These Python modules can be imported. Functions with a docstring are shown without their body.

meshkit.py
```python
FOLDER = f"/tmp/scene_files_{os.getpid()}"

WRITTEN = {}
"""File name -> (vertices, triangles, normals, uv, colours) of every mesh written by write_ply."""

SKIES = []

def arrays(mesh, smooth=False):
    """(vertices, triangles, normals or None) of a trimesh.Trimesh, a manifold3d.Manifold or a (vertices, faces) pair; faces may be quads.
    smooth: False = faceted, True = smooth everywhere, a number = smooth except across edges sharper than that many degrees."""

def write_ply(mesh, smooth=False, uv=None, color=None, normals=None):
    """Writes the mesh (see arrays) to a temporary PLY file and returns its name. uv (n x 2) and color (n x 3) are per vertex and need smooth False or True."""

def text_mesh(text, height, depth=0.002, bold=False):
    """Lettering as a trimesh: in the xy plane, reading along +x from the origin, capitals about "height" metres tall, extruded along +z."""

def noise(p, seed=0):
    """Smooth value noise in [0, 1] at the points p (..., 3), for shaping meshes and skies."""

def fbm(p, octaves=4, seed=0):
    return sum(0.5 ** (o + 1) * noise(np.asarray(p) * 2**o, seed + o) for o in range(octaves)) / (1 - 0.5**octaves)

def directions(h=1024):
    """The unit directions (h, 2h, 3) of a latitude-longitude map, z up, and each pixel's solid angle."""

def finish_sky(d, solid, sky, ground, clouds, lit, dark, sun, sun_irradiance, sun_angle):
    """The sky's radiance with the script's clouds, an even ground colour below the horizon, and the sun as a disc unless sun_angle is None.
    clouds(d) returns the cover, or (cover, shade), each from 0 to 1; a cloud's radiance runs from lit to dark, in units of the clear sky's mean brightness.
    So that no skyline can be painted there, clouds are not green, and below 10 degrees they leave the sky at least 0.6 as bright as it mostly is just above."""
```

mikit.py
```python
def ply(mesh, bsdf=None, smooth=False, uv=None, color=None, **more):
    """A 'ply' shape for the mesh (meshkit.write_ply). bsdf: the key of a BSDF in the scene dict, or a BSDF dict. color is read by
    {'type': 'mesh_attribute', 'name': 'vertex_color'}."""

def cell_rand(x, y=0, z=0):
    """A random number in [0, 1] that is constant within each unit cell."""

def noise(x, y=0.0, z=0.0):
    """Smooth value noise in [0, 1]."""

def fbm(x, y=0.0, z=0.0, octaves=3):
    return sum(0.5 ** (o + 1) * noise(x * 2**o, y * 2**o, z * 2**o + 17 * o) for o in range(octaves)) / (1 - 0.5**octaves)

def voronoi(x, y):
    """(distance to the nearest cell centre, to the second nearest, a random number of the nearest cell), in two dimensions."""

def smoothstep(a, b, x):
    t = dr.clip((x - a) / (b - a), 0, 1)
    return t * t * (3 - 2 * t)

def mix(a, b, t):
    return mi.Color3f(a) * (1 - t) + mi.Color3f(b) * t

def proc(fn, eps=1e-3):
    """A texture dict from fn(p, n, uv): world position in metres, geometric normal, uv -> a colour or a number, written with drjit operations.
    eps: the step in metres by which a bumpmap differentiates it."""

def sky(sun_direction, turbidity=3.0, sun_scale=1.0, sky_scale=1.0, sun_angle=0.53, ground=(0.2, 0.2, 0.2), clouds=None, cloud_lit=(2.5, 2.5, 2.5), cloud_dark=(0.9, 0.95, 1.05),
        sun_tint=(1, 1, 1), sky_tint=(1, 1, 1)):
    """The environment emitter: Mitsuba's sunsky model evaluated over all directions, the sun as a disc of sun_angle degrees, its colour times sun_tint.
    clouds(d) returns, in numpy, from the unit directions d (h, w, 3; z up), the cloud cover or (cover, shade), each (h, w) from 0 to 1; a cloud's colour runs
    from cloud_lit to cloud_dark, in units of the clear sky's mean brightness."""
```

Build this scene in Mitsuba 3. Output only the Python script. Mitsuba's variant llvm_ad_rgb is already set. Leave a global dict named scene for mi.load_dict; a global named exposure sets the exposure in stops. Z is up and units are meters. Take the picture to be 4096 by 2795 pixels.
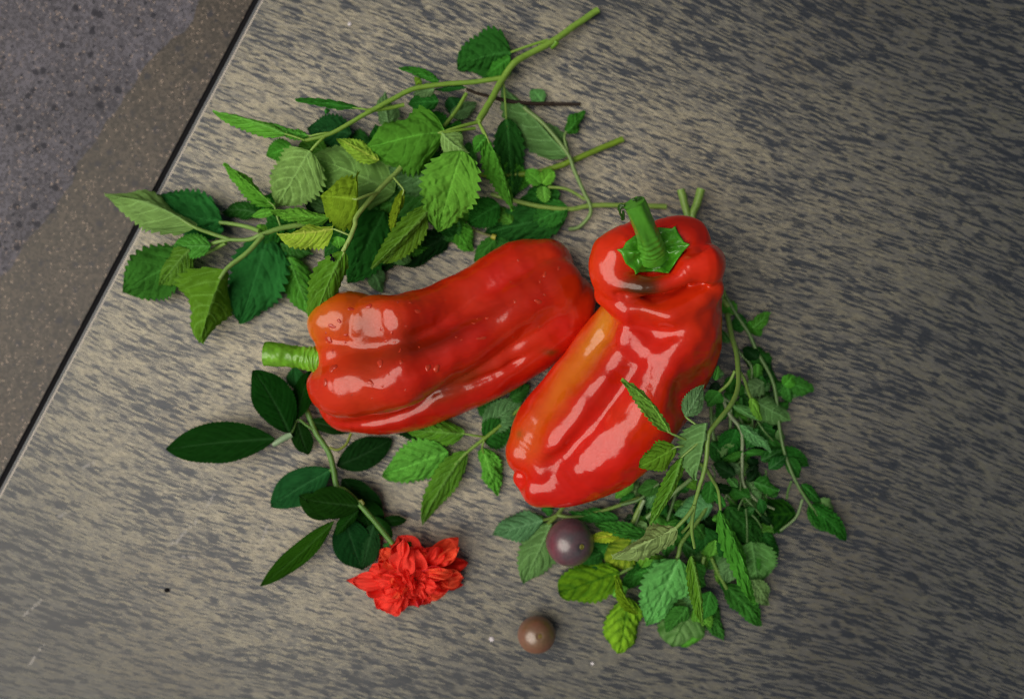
import math, random
import numpy as np
import drjit as dr
import mitsuba as mi
import mikit, meshkit
from scipy.spatial import cKDTree

scene, labels = {}, {}

# ------------------------------------------------------------------ camera, light, exposure
CAM_H = 0.56                      # camera above the table top, metres
FRAME = 0.55                      # width of table in view, metres
MPP = FRAME / 4096.0              # metres of table per pixel of the photograph
T = mi.ScalarTransform4f
scene['camera'] = {
    'type': 'thinlens', 'fov': 2 * math.degrees(math.atan(FRAME / 2 / CAM_H)), 'fov_axis': 'x',
    'aperture_radius': 0.0056, 'focus_distance': CAM_H - 0.056, 'near_clip': 0.02, 'far_clip': 50.0,
    'to_world': T().look_at(origin=[0, 0, CAM_H], target=[0, 0, 0], up=[0, 1, 0])}


LIGHT = np.array([-0.54, -0.12, 0.82]) / np.linalg.norm([-0.54, -0.12, 0.82])


def overcast(d):
    """A closed sky: bright sector and dark rest are unseen, added for the pepper highlights."""
    z = np.clip(d[..., 2], 0, 1)
    n = meshkit.fbm(d * 3.0 + 7.3, 4, 5) - 0.5
    k = np.clip((d @ LIGHT + 0.25 * n - 0.15) / 0.75, 0, 1)
    return np.ones_like(z), 1.0 - k * k * (3 - 2 * k)


scene['sky'] = mikit.sky(LIGHT, turbidity=3, sun_scale=0.62, sun_angle=60, clouds=overcast,
                         cloud_lit=(0.50, 0.53, 0.58), cloud_dark=(0.155, 0.165, 0.19), sun_tint=(0.91, 1.0, 1.13), ground=(0.12, 0.12, 0.12))
exposure = 2.08

# ------------------------------------------------------------------ helpers
G = 0.72                          # reflectance of a surface that shows white in the picture


def lin(c):
    c = np.asarray(c, float) / 255.0
    return np.where(c <= 0.04045, c / 12.92, ((c + 0.055) / 1.055) ** 2.4)


def alb(*c):
    return lin(c if len(c) == 3 else c[0]) * G


def calb(*c):
    return [float(q) for q in alb(*c)]


class View:
    """Turns the coordinates of an enlarged detail plus a height in millimetres into a point of the place."""
    def __init__(self, ox, oy, k):
        self.ox, self.oy, self.k = ox, oy, k

    def __call__(self, x, y, z=0.0):
        z = z * 1e-3
        s = (CAM_H - z) / CAM_H * MPP
        return np.array([(self.ox + self.k * x - 2048) * s, -(self.oy + self.k * y - 1397.5) * s, z])

    def m(self, px, z=0.0):
        return px * self.k * MPP * (CAM_H - z * 1e-3) / CAM_H


V1 = View(400, 0, 0.69354)
V2 = View(1200, 0, 0.69354)
V3 = View(400, 500, 0.69354)
V4 = View(1200, 900, 0.56738)
V5 = View(2000, 750, 0.85106)
V6 = View(600, 1400, 0.69341)
V7 = View(1900, 1900, 0.55938)
V8 = View(2400, 1100, 0.69357)
V9 = View(1350, 2100, 0.25818)
V10 = View(2350, 750, 0.3153)
V11 = View(0, 0, 0.47332)
V12 = View(0, 1700, 0.6904)
V0 = View(0, 0, 1.7625)

used = {}


def numbered(key):
    n = used.get(key, 0)
    used[key] = n + 1
    return key if n == 0 else f'{key}_{n:03d}'


def thing(name, label, cat, group=None, kind=None):
    key = numbered(name)
    labels[key] = {'label': label, 'category': cat}
    if group:
        labels[key]['group'] = group
    if kind:
        labels[key]['kind'] = kind
    return key


def part(name, parent, shape, label=None, kind=None):
    key = numbered(parent + '__' + name)
    scene[key] = shape
    if label or kind:
        labels[key] = {}
        if label:
            labels[key]['label'] = label
        if kind:
            labels[key]['kind'] = kind
    return key


def spline(pts, n):
    """Catmull-Rom through rows of pts (any columns)."""
    p = np.asarray(pts, float)
    if len(p) == 2:
        t = np.linspace(0, 1, n)[:, None]
        return p[0] * (1 - t) + p[1] * t
    p = np.vstack([2 * p[0] - p[1], p, 2 * p[-1] - p[-2]])
    u = np.linspace(0, len(p) - 3 - 1e-9, n)
    i = u.astype(int)
    t = (u - i)[:, None]
    a, b, c, d = p[i], p[i + 1], p[i + 2], p[i + 3]
    return 0.5 * (2 * b + (c - a) * t + (2 * a - 5 * b + 4 * c - d) * t ** 2 + (3 * b - a - 3 * c + d) * t ** 3)


def join(parts):
    vs, fs, cs, o = [], [], [], 0
    for v, f, c in parts:
        vs.append(v); fs.append(f + o); cs.append(c); o += len(v)
    return np.vstack(vs), np.vstack(fs), np.vstack(cs)


def tube(pts, rad, col, sides=9, n=None, cap=True, col2=None, ribs=0.0, seed=0, endcol=None):
    """A tapered round stem through 3D points, with its ends closed."""
    pts = np.asarray(pts, float)
    rad = np.broadcast_to(np.asarray(rad, float), (len(pts),))
    length = np.linalg.norm(np.diff(pts, axis=0), axis=1).sum()
    n = n or int(np.clip(length / 0.0016, 5, 160))
    q = spline(np.hstack([pts, rad[:, None]]), n)
    c, r = q[:, :3], np.maximum(q[:, 3], 1e-4)
    t = np.gradient(c, axis=0)
    t /= np.linalg.norm(t, axis=1, keepdims=True) + 1e-12
    a = np.cross(t, [0.13, 0.21, 0.97])
    a /= np.linalg.norm(a, axis=1, keepdims=True) + 1e-9
    b = np.cross(t, a)
    th = np.linspace(0, 2 * np.pi, sides, endpoint=False)
    wob = 1 + ribs * (meshkit.fbm(np.stack(np.meshgrid(np.arange(n) * 0.9, np.cos(th) * 1.2, [seed * 3.7], indexing='ij'), -1)[..., 0, :], 2, seed) - 0.5)
    v = c[:, None] + r[:, None, None] * wob[..., None] * (np.cos(th)[None, :, None] * a[:, None] + np.sin(th)[None, :, None] * b[:, None])
    idx = np.arange(n * sides).reshape(n, sides)
    nx = np.roll(idx, -1, 1)
    f = np.stack([idx[:-1], idx[1:], nx[1:], nx[:-1]], -1).reshape(-1, 4)
    f = np.vstack([f[:, [0, 2, 1]], f[:, [0, 3, 2]]])
    v = v.reshape(-1, 3)
    w = np.linspace(0, 1, n)[:, None, None]
    colr = np.asarray(col) * (1 - w) + np.asarray(col if col2 is None else col2) * w
    colr = np.repeat(colr, sides, 1).reshape(-1, 3) * (0.88 + 0.3 * meshkit.noise(v * 900, seed))[:, None]
    if cap:
        ends_v, ends_f, ends_c = [], [], []
        for e, order in ((0, 1), (n - 1, -1)):
            k = len(v) + len(ends_v) * (sides + 1)
            ring = v[idx[e]]
            ends_v.append(np.vstack([ring, c[e][None]]))
            tri = np.stack([np.full(sides, k + sides), k + np.arange(sides), k + (np.arange(sides) + 1) % sides], 1)
            ends_f.append(tri[:, ::order])
            ec = colr[idx[e]].mean(0) if endcol is None else np.asarray(endcol)
            ends_c.append(np.repeat(ec[None], sides + 1, 0))
        v, f, colr = np.vstack([v] + ends_v), np.vstack([f] + ends_f), np.vstack([colr] + ends_c)
    return v, f, colr


def grid_faces(a, b):
    idx = np.arange(a * b).reshape(a, b)
    q = np.stack([idx[:-1, :-1], idx[1:, :-1], idx[1:, 1:], idx[:-1, 1:]], -1).reshape(-1, 4)
    return np.vstack([q[:, [0, 1, 2]], q[:, [0, 2, 3]]])


TONES = {
    'g': (74, 140, 46), 'b': (98, 165, 58), 'p': (120, 160, 88), 'y': (108, 146, 32), 'd': (40, 98, 36), 't': (44, 112, 54),
    'x': (20, 52, 22), 'k': (92, 136, 78), 'o': (86, 132, 36), 'r': (22, 62, 20), 'l': (150, 185, 60), 'q': (34, 84, 42), 'm': (56, 118, 44)}
VEIN_UNDER, leaf_no = np.array(alb(165, 190, 135)), [0]


def leaf_mesh(B, Tip, W, tone, al, ar, arch, side, kind, under, curl, seed):
    """A leaf blade from base to tip; al and ar tilt the half on the left and on the right of the midrib (degrees, up is +)."""
    L = np.linalg.norm(Tip - B)
    big = L > 0.016
    ns, nt = (105, 49) if big else (49, 21)
    teeth, depth, a, b = {'balm': (12, 0.22, 0.40, 0.86), 'rose': (24, 0.06, 0.62, 0.92), 'small': (6, 0.26, 0.40, 0.70), 'round': (11, 0.15, 0.46, 0.56)}[kind]
    rs = np.random.default_rng(seed)
    C = (B + Tip) / 2
    d0 = (Tip - B) / L
    l0 = np.cross([0, 0, 1.0], d0)
    l0 /= np.linalg.norm(l0) + 1e-9
    C = C + np.array([0, 0, 1.0]) * arch * 1.6 + l0 * side * 1.6
    s = np.linspace(0, 1, ns)
    M = ((1 - s) ** 2)[:, None] * B + (2 * s * (1 - s))[:, None] * C + (s ** 2)[:, None] * Tip
    D = np.gradient(M, axis=0)
    D /= np.linalg.norm(D, axis=1, keepdims=True)
    l = np.cross(np.array([0, 0, 1.0]), D)
    l /= np.linalg.norm(l, axis=1, keepdims=True) + 1e-9
    nrm = np.cross(D, l)
    t = np.linspace(-1, 1, nt)
    S, Tt = np.meshgrid(s, t, indexing='ij')
    A = np.abs(Tt)
    top = (a / (a + b)) ** a * (b / (a + b)) ** b
    f = np.clip(S, 0, 1) ** a * (1 - np.clip(S, 0, 1)) ** b / top
    ph = (S * teeth + rs.random() + 0.15 * rs.standard_normal()) % 1.0
    tooth = np.where(ph < 0.72, (ph / 0.72) ** 0.6, (1 - (ph - 0.72) / 0.28) ** 0.7)
    wl = W * f * (1 + depth * (tooth - 0.55) * A ** 8 * np.minimum(1, 5 * (1 - S)))
    irr = 1 + 0.14 * (meshkit.fbm(np.stack([S * 3, np.sign(Tt) * 3.1, np.full_like(S, seed * 1.7)], -1), 2, seed) - 0.5)
    wl = wl * irr
    ang = np.radians(np.where(Tt > 0, al, ar)) + np.radians(curl + (rs.uniform(-24, 14) if kind != 'rose' else 0)) * A + np.radians(16 if kind != 'rose' else 5) * np.sin(S * 5 + 6.28 * rs.random() + 1.5 * np.sign(Tt)) * A
    off = wl * A
    sg = np.sign(Tt)
    wave = 0.05 * W * A ** 2 * np.sin(S * 11 + 5 * rs.random() + sg * 2) * (0.7 + 0.6 * rs.random())
    P = M[:, None] + (sg * off * np.cos(ang))[..., None] * l[:, None] + (off * np.sin(ang))[..., None] * nrm[:, None]
    P = P + (0.10 * L * A ** 2 * f)[..., None] * D[:, None]
    # veins: midrib, side veins that sweep forward, a finer net between them
    nv = {'balm': 5.6, 'rose': 8.0, 'small': 4.0, 'round': 5.2}[kind]
    jit = meshkit.noise(np.stack([S * 5.5, np.sign(Tt) * 2.0, np.full_like(S, seed * 3.3)], -1), seed) - 0.5
    q = (S ** 0.9 - 0.34 * A ** 1.25 * (1 - 0.30 * S)) * nv + 0.35 * (Tt > 0) + 0.55 * jit
    dist = np.abs(q - np.round(q)) / nv * L
    vw = 0.00040 if kind != 'rose' else 0.00028
    sidev = np.exp(-(dist / vw) ** 2) * (1 - A ** 3) * (S > 0.04)
    mid = np.exp(-(off / (0.00062 * (1.25 - S))) ** 2)
    net_a = np.stack([q * 3.0 + 1.5 * A, Tt * 7.0, np.full_like(S, seed * 0.77)], -1)
    net = np.exp(-(np.abs(meshkit.noise(net_a, seed) - 0.5) / 0.045) ** 2)
    pucker = np.cos(2 * np.pi * q) * np.minimum(1, 3 * A) * (1 - A ** 4)
    k = {'balm': 1.0, 'small': 0.8, 'rose': 0.35, 'round': 0.9}[kind] * min(1.0, L / 0.03)
    if under:
        h = 0.00070 * mid + 0.00048 * sidev * k + 0.00022 * net * k - 0.00036 * pucker * k
    else:
        crin = meshkit.fbm(np.stack([S * 16, Tt * 9, np.full_like(S, seed * 1.3)], -1), 2, seed + 1) - 0.5
        h = -0.00050 * mid - 0.00040 * sidev * k - 0.00018 * net * k - 0.00032 * pucker * k + 0.0022 * crin * k * min(1.0, L / 0.03)
    h = h + 1.5 * wave + 0.0034 * k * (meshkit.fbm(np.stack([S * 4, Tt * 2.2, np.full_like(S, seed * 2.3)], -1), 3, seed) - 0.5)
    up2 = np.cos(ang)[..., None] * nrm[:, None] - (sg * np.sin(ang))[..., None] * l[:, None]
    P = P + h[..., None] * up2
    P[..., 2] = np.maximum(P[..., 2], 0.0007 + 0.0006 * A + 0.0004 * S)
    base = np.asarray(alb(TONES[tone]) if isinstance(tone, str) else alb(tone)) * (1.0 if kind == 'rose' else 1.24)
    base = base * np.array([1 + 0.10 * rs.standard_normal(), 1 + 0.05 * rs.standard_normal(), 1 + 0.10 * rs.standard_normal()]).clip(0.8, 1.2)
    mott = meshkit.fbm(np.stack([S * 7, Tt * 4, np.full_like(S, seed * 1.1)], -1), 4, seed + 3)
    col = base * ((0.66 + 0.68 * mott) * (1.06 - 0.12 * np.cos(2.2 * S + seed)))[..., None]
    veincol = np.minimum(base * 1.7 + 0.04, 0.6) if under else np.minimum(base * 1.9 + 0.012, 0.6)
    amount = np.clip(0.75 * mid + (0.75 if under else 0.26) * sidev + (0.36 if under else 0.12) * net * k, 0, 0.85)
    if kind == 'rose':
        amount = 0.6 * mid + 0.2 * sidev
    if kind == 'round':              # chlorotic leaf: yellow between green veins
        veincol = np.asarray(alb(50, 110, 30)); amount = np.clip(0.6 * mid + 0.42 * np.exp(-(dist / (3.2 * vw)) ** 2) + 0.75 * np.clip(meshkit.fbm(np.stack([S * 4, Tt * 2, np.full_like(S, seed * 1.7)], -1), 3, seed) - 0.42, 0, 1) * 2 + 0.25 * A ** 4, 0, 0.8)
    col = col * (1 - amount[..., None]) + veincol * amount[..., None]
    return P.reshape(-1, 3), grid_faces(ns, nt), col.reshape(-1, 3)


def shape(m, bsdf, smooth=True):
    v, f, c = m
    return mikit.ply((v, f), bsdf, smooth=smooth, color=np.clip(c, 0, 1))


class Sprig:
    def __init__(self, name, label, cat, group=None, bsdf='leaf_skin', stemcol=(120, 160, 60)):
        self.key = thing(name, label, cat, group)
        self.stems, self.bsdf, self.stemcol = [], bsdf, alb(stemcol)

    def stem(self, V, pts, r, col=None, endcol=None, r2=None):
        p = [V(*q) for q in pts]
        w = np.linspace(0, 1, len(p))
        rad = V.m(r) * (1 - w) + V.m(r2 if r2 else r) * w
        self.stems.append(tube(p, rad, self.stemcol if col is None else alb(col), seed=len(self.stems), ribs=0.22, endcol=None if endcol is None else alb(endcol)))

    def leaf(self, V, base, tip, W, tone, al=8, ar=8, arch=2.0, side=0.0, under=False, kind='balm', curl=-14, pet=None, label=None, pr=6):
        leaf_no[0] += 1
        B, Tp = V(*base), V(*tip)
        m = leaf_mesh(B, Tp, V.m(W, base[2]), tone, al, ar, arch * 1e-3, V.m(side), kind, under, curl, 100 + leaf_no[0])
        part('leaf', self.key, shape(m, self.bsdf), label)
        if pet is not None:
            p = V(*pet)
            mid = (p + B) / 2 + np.array([0, 0, 0.0012])
            self.stems.append(tube([p, mid, B, B + (Tp - B) * 0.12], [V.m(pr), V.m(pr), V.m(pr * 0.9), V.m(pr * 0.5)], self.stemcol, sides=7, seed=leaf_no[0]))

    def done(self):
        if self.stems:
            part('stem', self.key, shape(join(self.stems), 'stem_skin'))
        return self.key


# ------------------------------------------------------------------ materials
scene['leaf_skin'] = {'type': 'principledthin', 'base_color': {'type': 'mesh_attribute', 'name': 'vertex_color'}, 'roughness': 0.36, 'diff_trans': 0.6, 'spec_trans': 0.0, 'eta': 1.4}
scene['rose_leaf_skin'] = {'type': 'principledthin', 'base_color': {'type': 'mesh_attribute', 'name': 'vertex_color'}, 'roughness': 0.34, 'diff_trans': 0.25, 'spec_trans': 0.0, 'eta': 1.4}
scene['petal_skin'] = {'type': 'principledthin', 'base_color': {'type': 'mesh_attribute', 'name': 'vertex_color'}, 'roughness': 0.33, 'diff_trans': 0.7, 'spec_trans': 0.0, 'eta': 1.35}
scene['stem_skin'] = {'type': 'twosided', 'b': {'type': 'principled', 'base_color': {'type': 'mesh_attribute', 'name': 'vertex_color'}, 'roughness': 0.42, 'specular': 0.4}}


def pepper_bump(p, n, uv):
    x, y, z = p.x * 1000, p.y * 1000, p.z * 1000
    return mikit.fbm(x * 0.16, y * 0.16, z * 0.16, 2) * 0.00036 + mikit.fbm(x * 0.5, y * 0.5, z * 0.5, 2) * 0.000075


scene['pepper_skin'] = {'type': 'bumpmap', 't': mikit.proc(pepper_bump, eps=3e-4), 'scale': 1.0,
                        'b': {'type': 'principled', 'base_color': {'type': 'mesh_attribute', 'name': 'vertex_color'}, 'roughness': 0.17, 'specular': 0.5}}
scene['calyx_skin'] = {'type': 'twosided', 'b': {'type': 'principled', 'base_color': {'type': 'mesh_attribute', 'name': 'vertex_color'}, 'roughness': 0.24, 'specular': 0.5}}
scene['tomato_skin'] = {'type': 'principled', 'base_color': {'type': 'mesh_attribute', 'name': 'vertex_color'}, 'roughness': 0.30, 'specular': 1.0}
scene['water'] = {'type': 'principled', 'base_color': {'type': 'rgb', 'value': [0.42, 0.035, 0.015]}, 'roughness': 0.04, 'specular': 0.4}
scene['matte_dark'] = {'type': 'twosided', 'b': {'type': 'diffuse', 'reflectance': {'type': 'rgb', 'value': [0.012, 0.012, 0.014]}}}
scene['pale_crumb'] = {'type': 'twosided', 'b': {'type': 'diffuse', 'reflectance': {'type': 'rgb', 'value': [0.55, 0.52, 0.55]}}}
scene['edge_metal'] = {'type': 'twosided', 'b': {'type': 'principled', 'base_color': {'type': 'rgb', 'value': [0.10, 0.108, 0.12]}, 'roughness': 0.35, 'specular': 0.6}}
scene['edge_wood'] = {'type': 'twosided', 'b': {'type': 'principled', 'base_color': {'type': 'rgb', 'value': [0.40, 0.36, 0.32]}, 'roughness': 0.5}}

GA = math.radians(-19.0)


def seg(x, y, pts):
    d = mi.Float(9)
    for (ax, ay), (bx, by) in zip(pts[:-1], pts[1:]):
        ux, uy = bx - ax, by - ay
        t = dr.clip(((x - ax) * ux + (y - ay) * uy) / (ux * ux + uy * uy), 0, 1)
        d = dr.minimum(d, dr.sqrt(dr.square(x - ax - t * ux) + dr.square(y - ay - t * uy)))
    return d


SCRATCH = [[V12(*q)[:2] * 1000 for q in s] for s in (
    [(960, 690), (1020, 680), (1060, 630), (1120, 580), (1160, 515)], [(1195, 470), (1240, 405)], [(1515, 690), (1550, 575)], [(140, 1100), (235, 1015)],
    [(170, 1390), (215, 1320), (255, 1265)], [(1060, 760), (1130, 770)], [(340, 530), (380, 512)], [(480, 245), (550, 215)])]


def wood(p, n, uv):
    x, y = p.x * 1000, p.y * 1000                                  # millimetres
    ga = GA + 0.10 * (mikit.noise(x * 0.006, y * 0.006, 3.0) - 0.5) - 0.0009 * (y + 20) * 0.35
    c, s = dr.cos(ga), dr.sin(ga)
    u, v = x * c + y * s, -x * s + y * c
    v = v + 1.1 * (mikit.noise(u * 0.06, v * 0.10, 8.0) - 0.5)
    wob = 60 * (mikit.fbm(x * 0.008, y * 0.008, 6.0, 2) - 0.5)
    far = mikit.smoothstep(70, 360, dr.sqrt(dr.square(x + 75) + 1.5 * dr.square(y - 22)) + wob)      # lens darkening toward right and corners, painted into the board colour
    big = mikit.fbm(u * 0.030, v * 0.085, 1.0, 3) - 0.5
    w1 = u + 2.0 * (mikit.noise(u * 0.3, v * 0.9, 4.0) - 0.5)
    st1 = mikit.fbm(w1 * 0.15, v * 1.15, 5.0, 3)
    st2 = mikit.fbm(w1 * 0.30, v * 2.3, 9.0, 3)
    fine = mikit.fbm(u * 0.6, v * 3.8, 2.0, 2)
    amt = mikit.smoothstep(0.51, 0.68, st1 + 0.30 * big + 0.35 * (st2 - 0.5) + far * 0.075)
    amt2 = mikit.smoothstep(0.36, 0.66, st2 + 0.26 * big + 0.35 * (fine - 0.5) + far * 0.10)
    base = mikit.mix(calb(206, 196, 170), calb(168, 160, 139), mikit.smoothstep(0.3, 0.7, fine))
    base = mikit.mix(base, mi.Color3f(*calb(150, 130, 102)), mikit.smoothstep(0.52, 0.75, mikit.fbm(x * 0.011, y * 0.013, 4.0, 3)) * 0.28)
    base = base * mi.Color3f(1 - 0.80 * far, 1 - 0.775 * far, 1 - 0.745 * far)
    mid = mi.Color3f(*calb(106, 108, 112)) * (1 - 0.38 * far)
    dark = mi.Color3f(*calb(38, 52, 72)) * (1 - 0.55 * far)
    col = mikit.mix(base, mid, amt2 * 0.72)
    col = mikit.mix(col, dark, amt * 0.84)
    for sc in SCRATCH:
        m = mikit.smoothstep(1.1, 0.35, seg(x, y, sc)) * mikit.smoothstep(0.30, 0.55, mikit.noise(x * 0.8, y * 0.8, 3.0))
        col = mikit.mix(col, mi.Color3f(*calb(205, 200, 196)), m * 0.38)
    return col


def wood_relief(p, n, uv):
    x, y = p.x * 1000, p.y * 1000
    c, s = math.cos(GA), math.sin(GA)
    u, v = x * c + y * s, -x * s + y * c
    return mikit.fbm(u * 0.17, v * 0.80, 5.0, 2) * 0.00022


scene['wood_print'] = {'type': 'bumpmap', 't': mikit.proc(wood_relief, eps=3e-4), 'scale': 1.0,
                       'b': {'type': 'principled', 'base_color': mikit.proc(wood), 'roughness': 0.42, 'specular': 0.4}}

WET = [V0(*q)[:2] * 1000 for q in ((470, -60), (435, 45), (385, 95), (330, 150), (255, 250), (215, 310), (180, 375), (150, 430), (130, 470), (70, 535), (40, 580), (-10, 630), (-120, 760))]
EA, EB = V0(594, 0)[:2] * 1000, V0(2, 1118)[:2] * 1000              # the edge of the board
EDIR = (EB - EA) / np.linalg.norm(EB - EA)
ENRM = np.array([-EDIR[1], EDIR[0]])                                   # towards the board or away
if np.dot(ENRM, -EA) < 0:
    ENRM = -ENRM


def wetness(x, y):
    wx = x + 7.0 * (mikit.fbm(x * 0.07, y * 0.07, 1.0, 4) - 0.5)
    wy = y + 7.0 * (mikit.fbm(x * 0.07, y * 0.07, 7.0, 4) - 0.5)
    best, side = mi.Float(1e9), mi.Float(1)
    for (ax, ay), (bx, by) in zip(WET[:-1], WET[1:]):
        ux, uy = bx - ax, by - ay
        t = dr.clip(((wx - ax) * ux + (wy - ay) * uy) / (ux * ux + uy * uy), 0, 1)
        d = dr.square(wx - ax - t * ux) + dr.square(wy - ay - t * uy)
        sd = (wx - ax) * uy - (wy - ay) * ux
        side = dr.select(d < best, -sd, side)
        best = dr.minimum(best, d)
    return mikit.smoothstep(-0.45, 0.45, dr.sqrt(best) * dr.sign(side))


def stone(p, n, uv):
    x, y = p.x * 1000, p.y * 1000
    w = wetness(x, y)
    grain = mikit.fbm(x * 0.9, y * 0.9, 2.0, 3)
    mott = mikit.fbm(x * 0.05, y * 0.05, 3.0, 3)
    dry = mikit.mix(calb(110, 107, 118), calb(74, 72, 82), mikit.smoothstep(0.3, 0.7, grain))
    wet = mikit.mix(calb(88, 77, 66), calb(48, 42, 36), mikit.smoothstep(0.3, 0.7, grain))
    col = mikit.mix(dry, wet, w) * (0.66 + 0.5 * mott)
    sx, sy = x + 1.2 * mikit.noise(x * 0.6, y * 0.6, 1.0), y + 1.2 * mikit.noise(x * 0.6, y * 0.6, 4.0)
    for sc, keep, big in ((0.095, 0.62, 0.17), (0.21, 0.72, 0.18)):
        f, _, r = mikit.voronoi(sx * sc + 3.1, sy * sc)
        col = mikit.mix(col, mi.Color3f(*calb(24, 25, 42)), mikit.smoothstep(big, big * 0.45, f + 0.10 * (grain - 0.5) - 0.05 * r) * mikit.smoothstep(keep, keep + 0.04, r) * 0.88)
    f, _, r = mikit.voronoi(sx * 0.5 + 31, sy * 0.5 + 5)
    col = mikit.mix(col, mi.Color3f(*calb(186, 164, 146)), mikit.smoothstep(0.40, 0.12, f) * mikit.smoothstep(0.66, 0.95, r) * 0.6)
    return col


def stone_rough(p, n, uv):
    return 0.62 - 0.22 * wetness(p.x * 1000, p.y * 1000)


scene['stone_speckle'] = {'type': 'principled', 'base_color': mikit.proc(stone), 'roughness': mikit.proc(stone_rough), 'specular': 0.35}

# ------------------------------------------------------------------ the setting: board, its edge, the stone beside it
def sheet(poly, z0, z1):
    from shapely.geometry import Polygon
    import trimesh
    m = trimesh.creation.extrude_polygon(Polygon(poly), z1 - z0, engine='earcut')
    m.apply_translation([0, 0, z0])
    return m


def strip(o0, o1, z0, z1, ext=0.9):
    """A long bar along the board's edge, between the offsets o0 and o1 (mm, + is onto the board)."""
    a, b = EA / 1000, EB / 1000
    p = [a - EDIR * ext + ENRM * o0 * 1e-3, b + EDIR * ext + ENRM * o0 * 1e-3, b + EDIR * ext + ENRM * o1 * 1e-3, a - EDIR * ext + ENRM * o1 * 1e-3]
    return sheet([tuple(q) for q in p], z0, z1)


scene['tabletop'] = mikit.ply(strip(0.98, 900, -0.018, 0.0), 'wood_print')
labels['tabletop'] = {'label': 'weathered grey brown wood grain tabletop under the vegetables and herbs', 'category': 'tabletop', 'kind': 'structure'}
scene['tabletop__edge_trim'] = mikit.ply(tube([np.append(EA / 1000 - EDIR * 0.9 - ENRM * 0.0008, -0.0012), np.append(EB / 1000 + EDIR * 0.9 - ENRM * 0.0008, -0.0012)], 0.0008, (0, 0, 0), sides=20, n=2)[:2], 'edge_metal', smooth=40)
scene['tabletop__edge_band'] = mikit.ply(strip(0.0, 0.95, -0.018, -0.0003), 'edge_wood')
scene['tabletop__dark_strip'] = mikit.ply(strip(-4.75, -1.55, -0.018, -0.0022), 'matte_dark')  # dark strip filling the gap beside the board edge
scene['stone_slab'] = mikit.ply(strip(-900, -4.8, -0.03, -0.0015), 'stone_speckle')
labels['stone_slab'] = {'label': 'dark speckled stone slab with a damp brown band beside the tabletop edge', 'category': 'slab', 'kind': 'structure'}
scene['ground'] = mikit.ply(sheet([(-3, -3), (3, -3), (3, 3), (-3, 3)], -0.06, -0.05), 'matte_dark')
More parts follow.
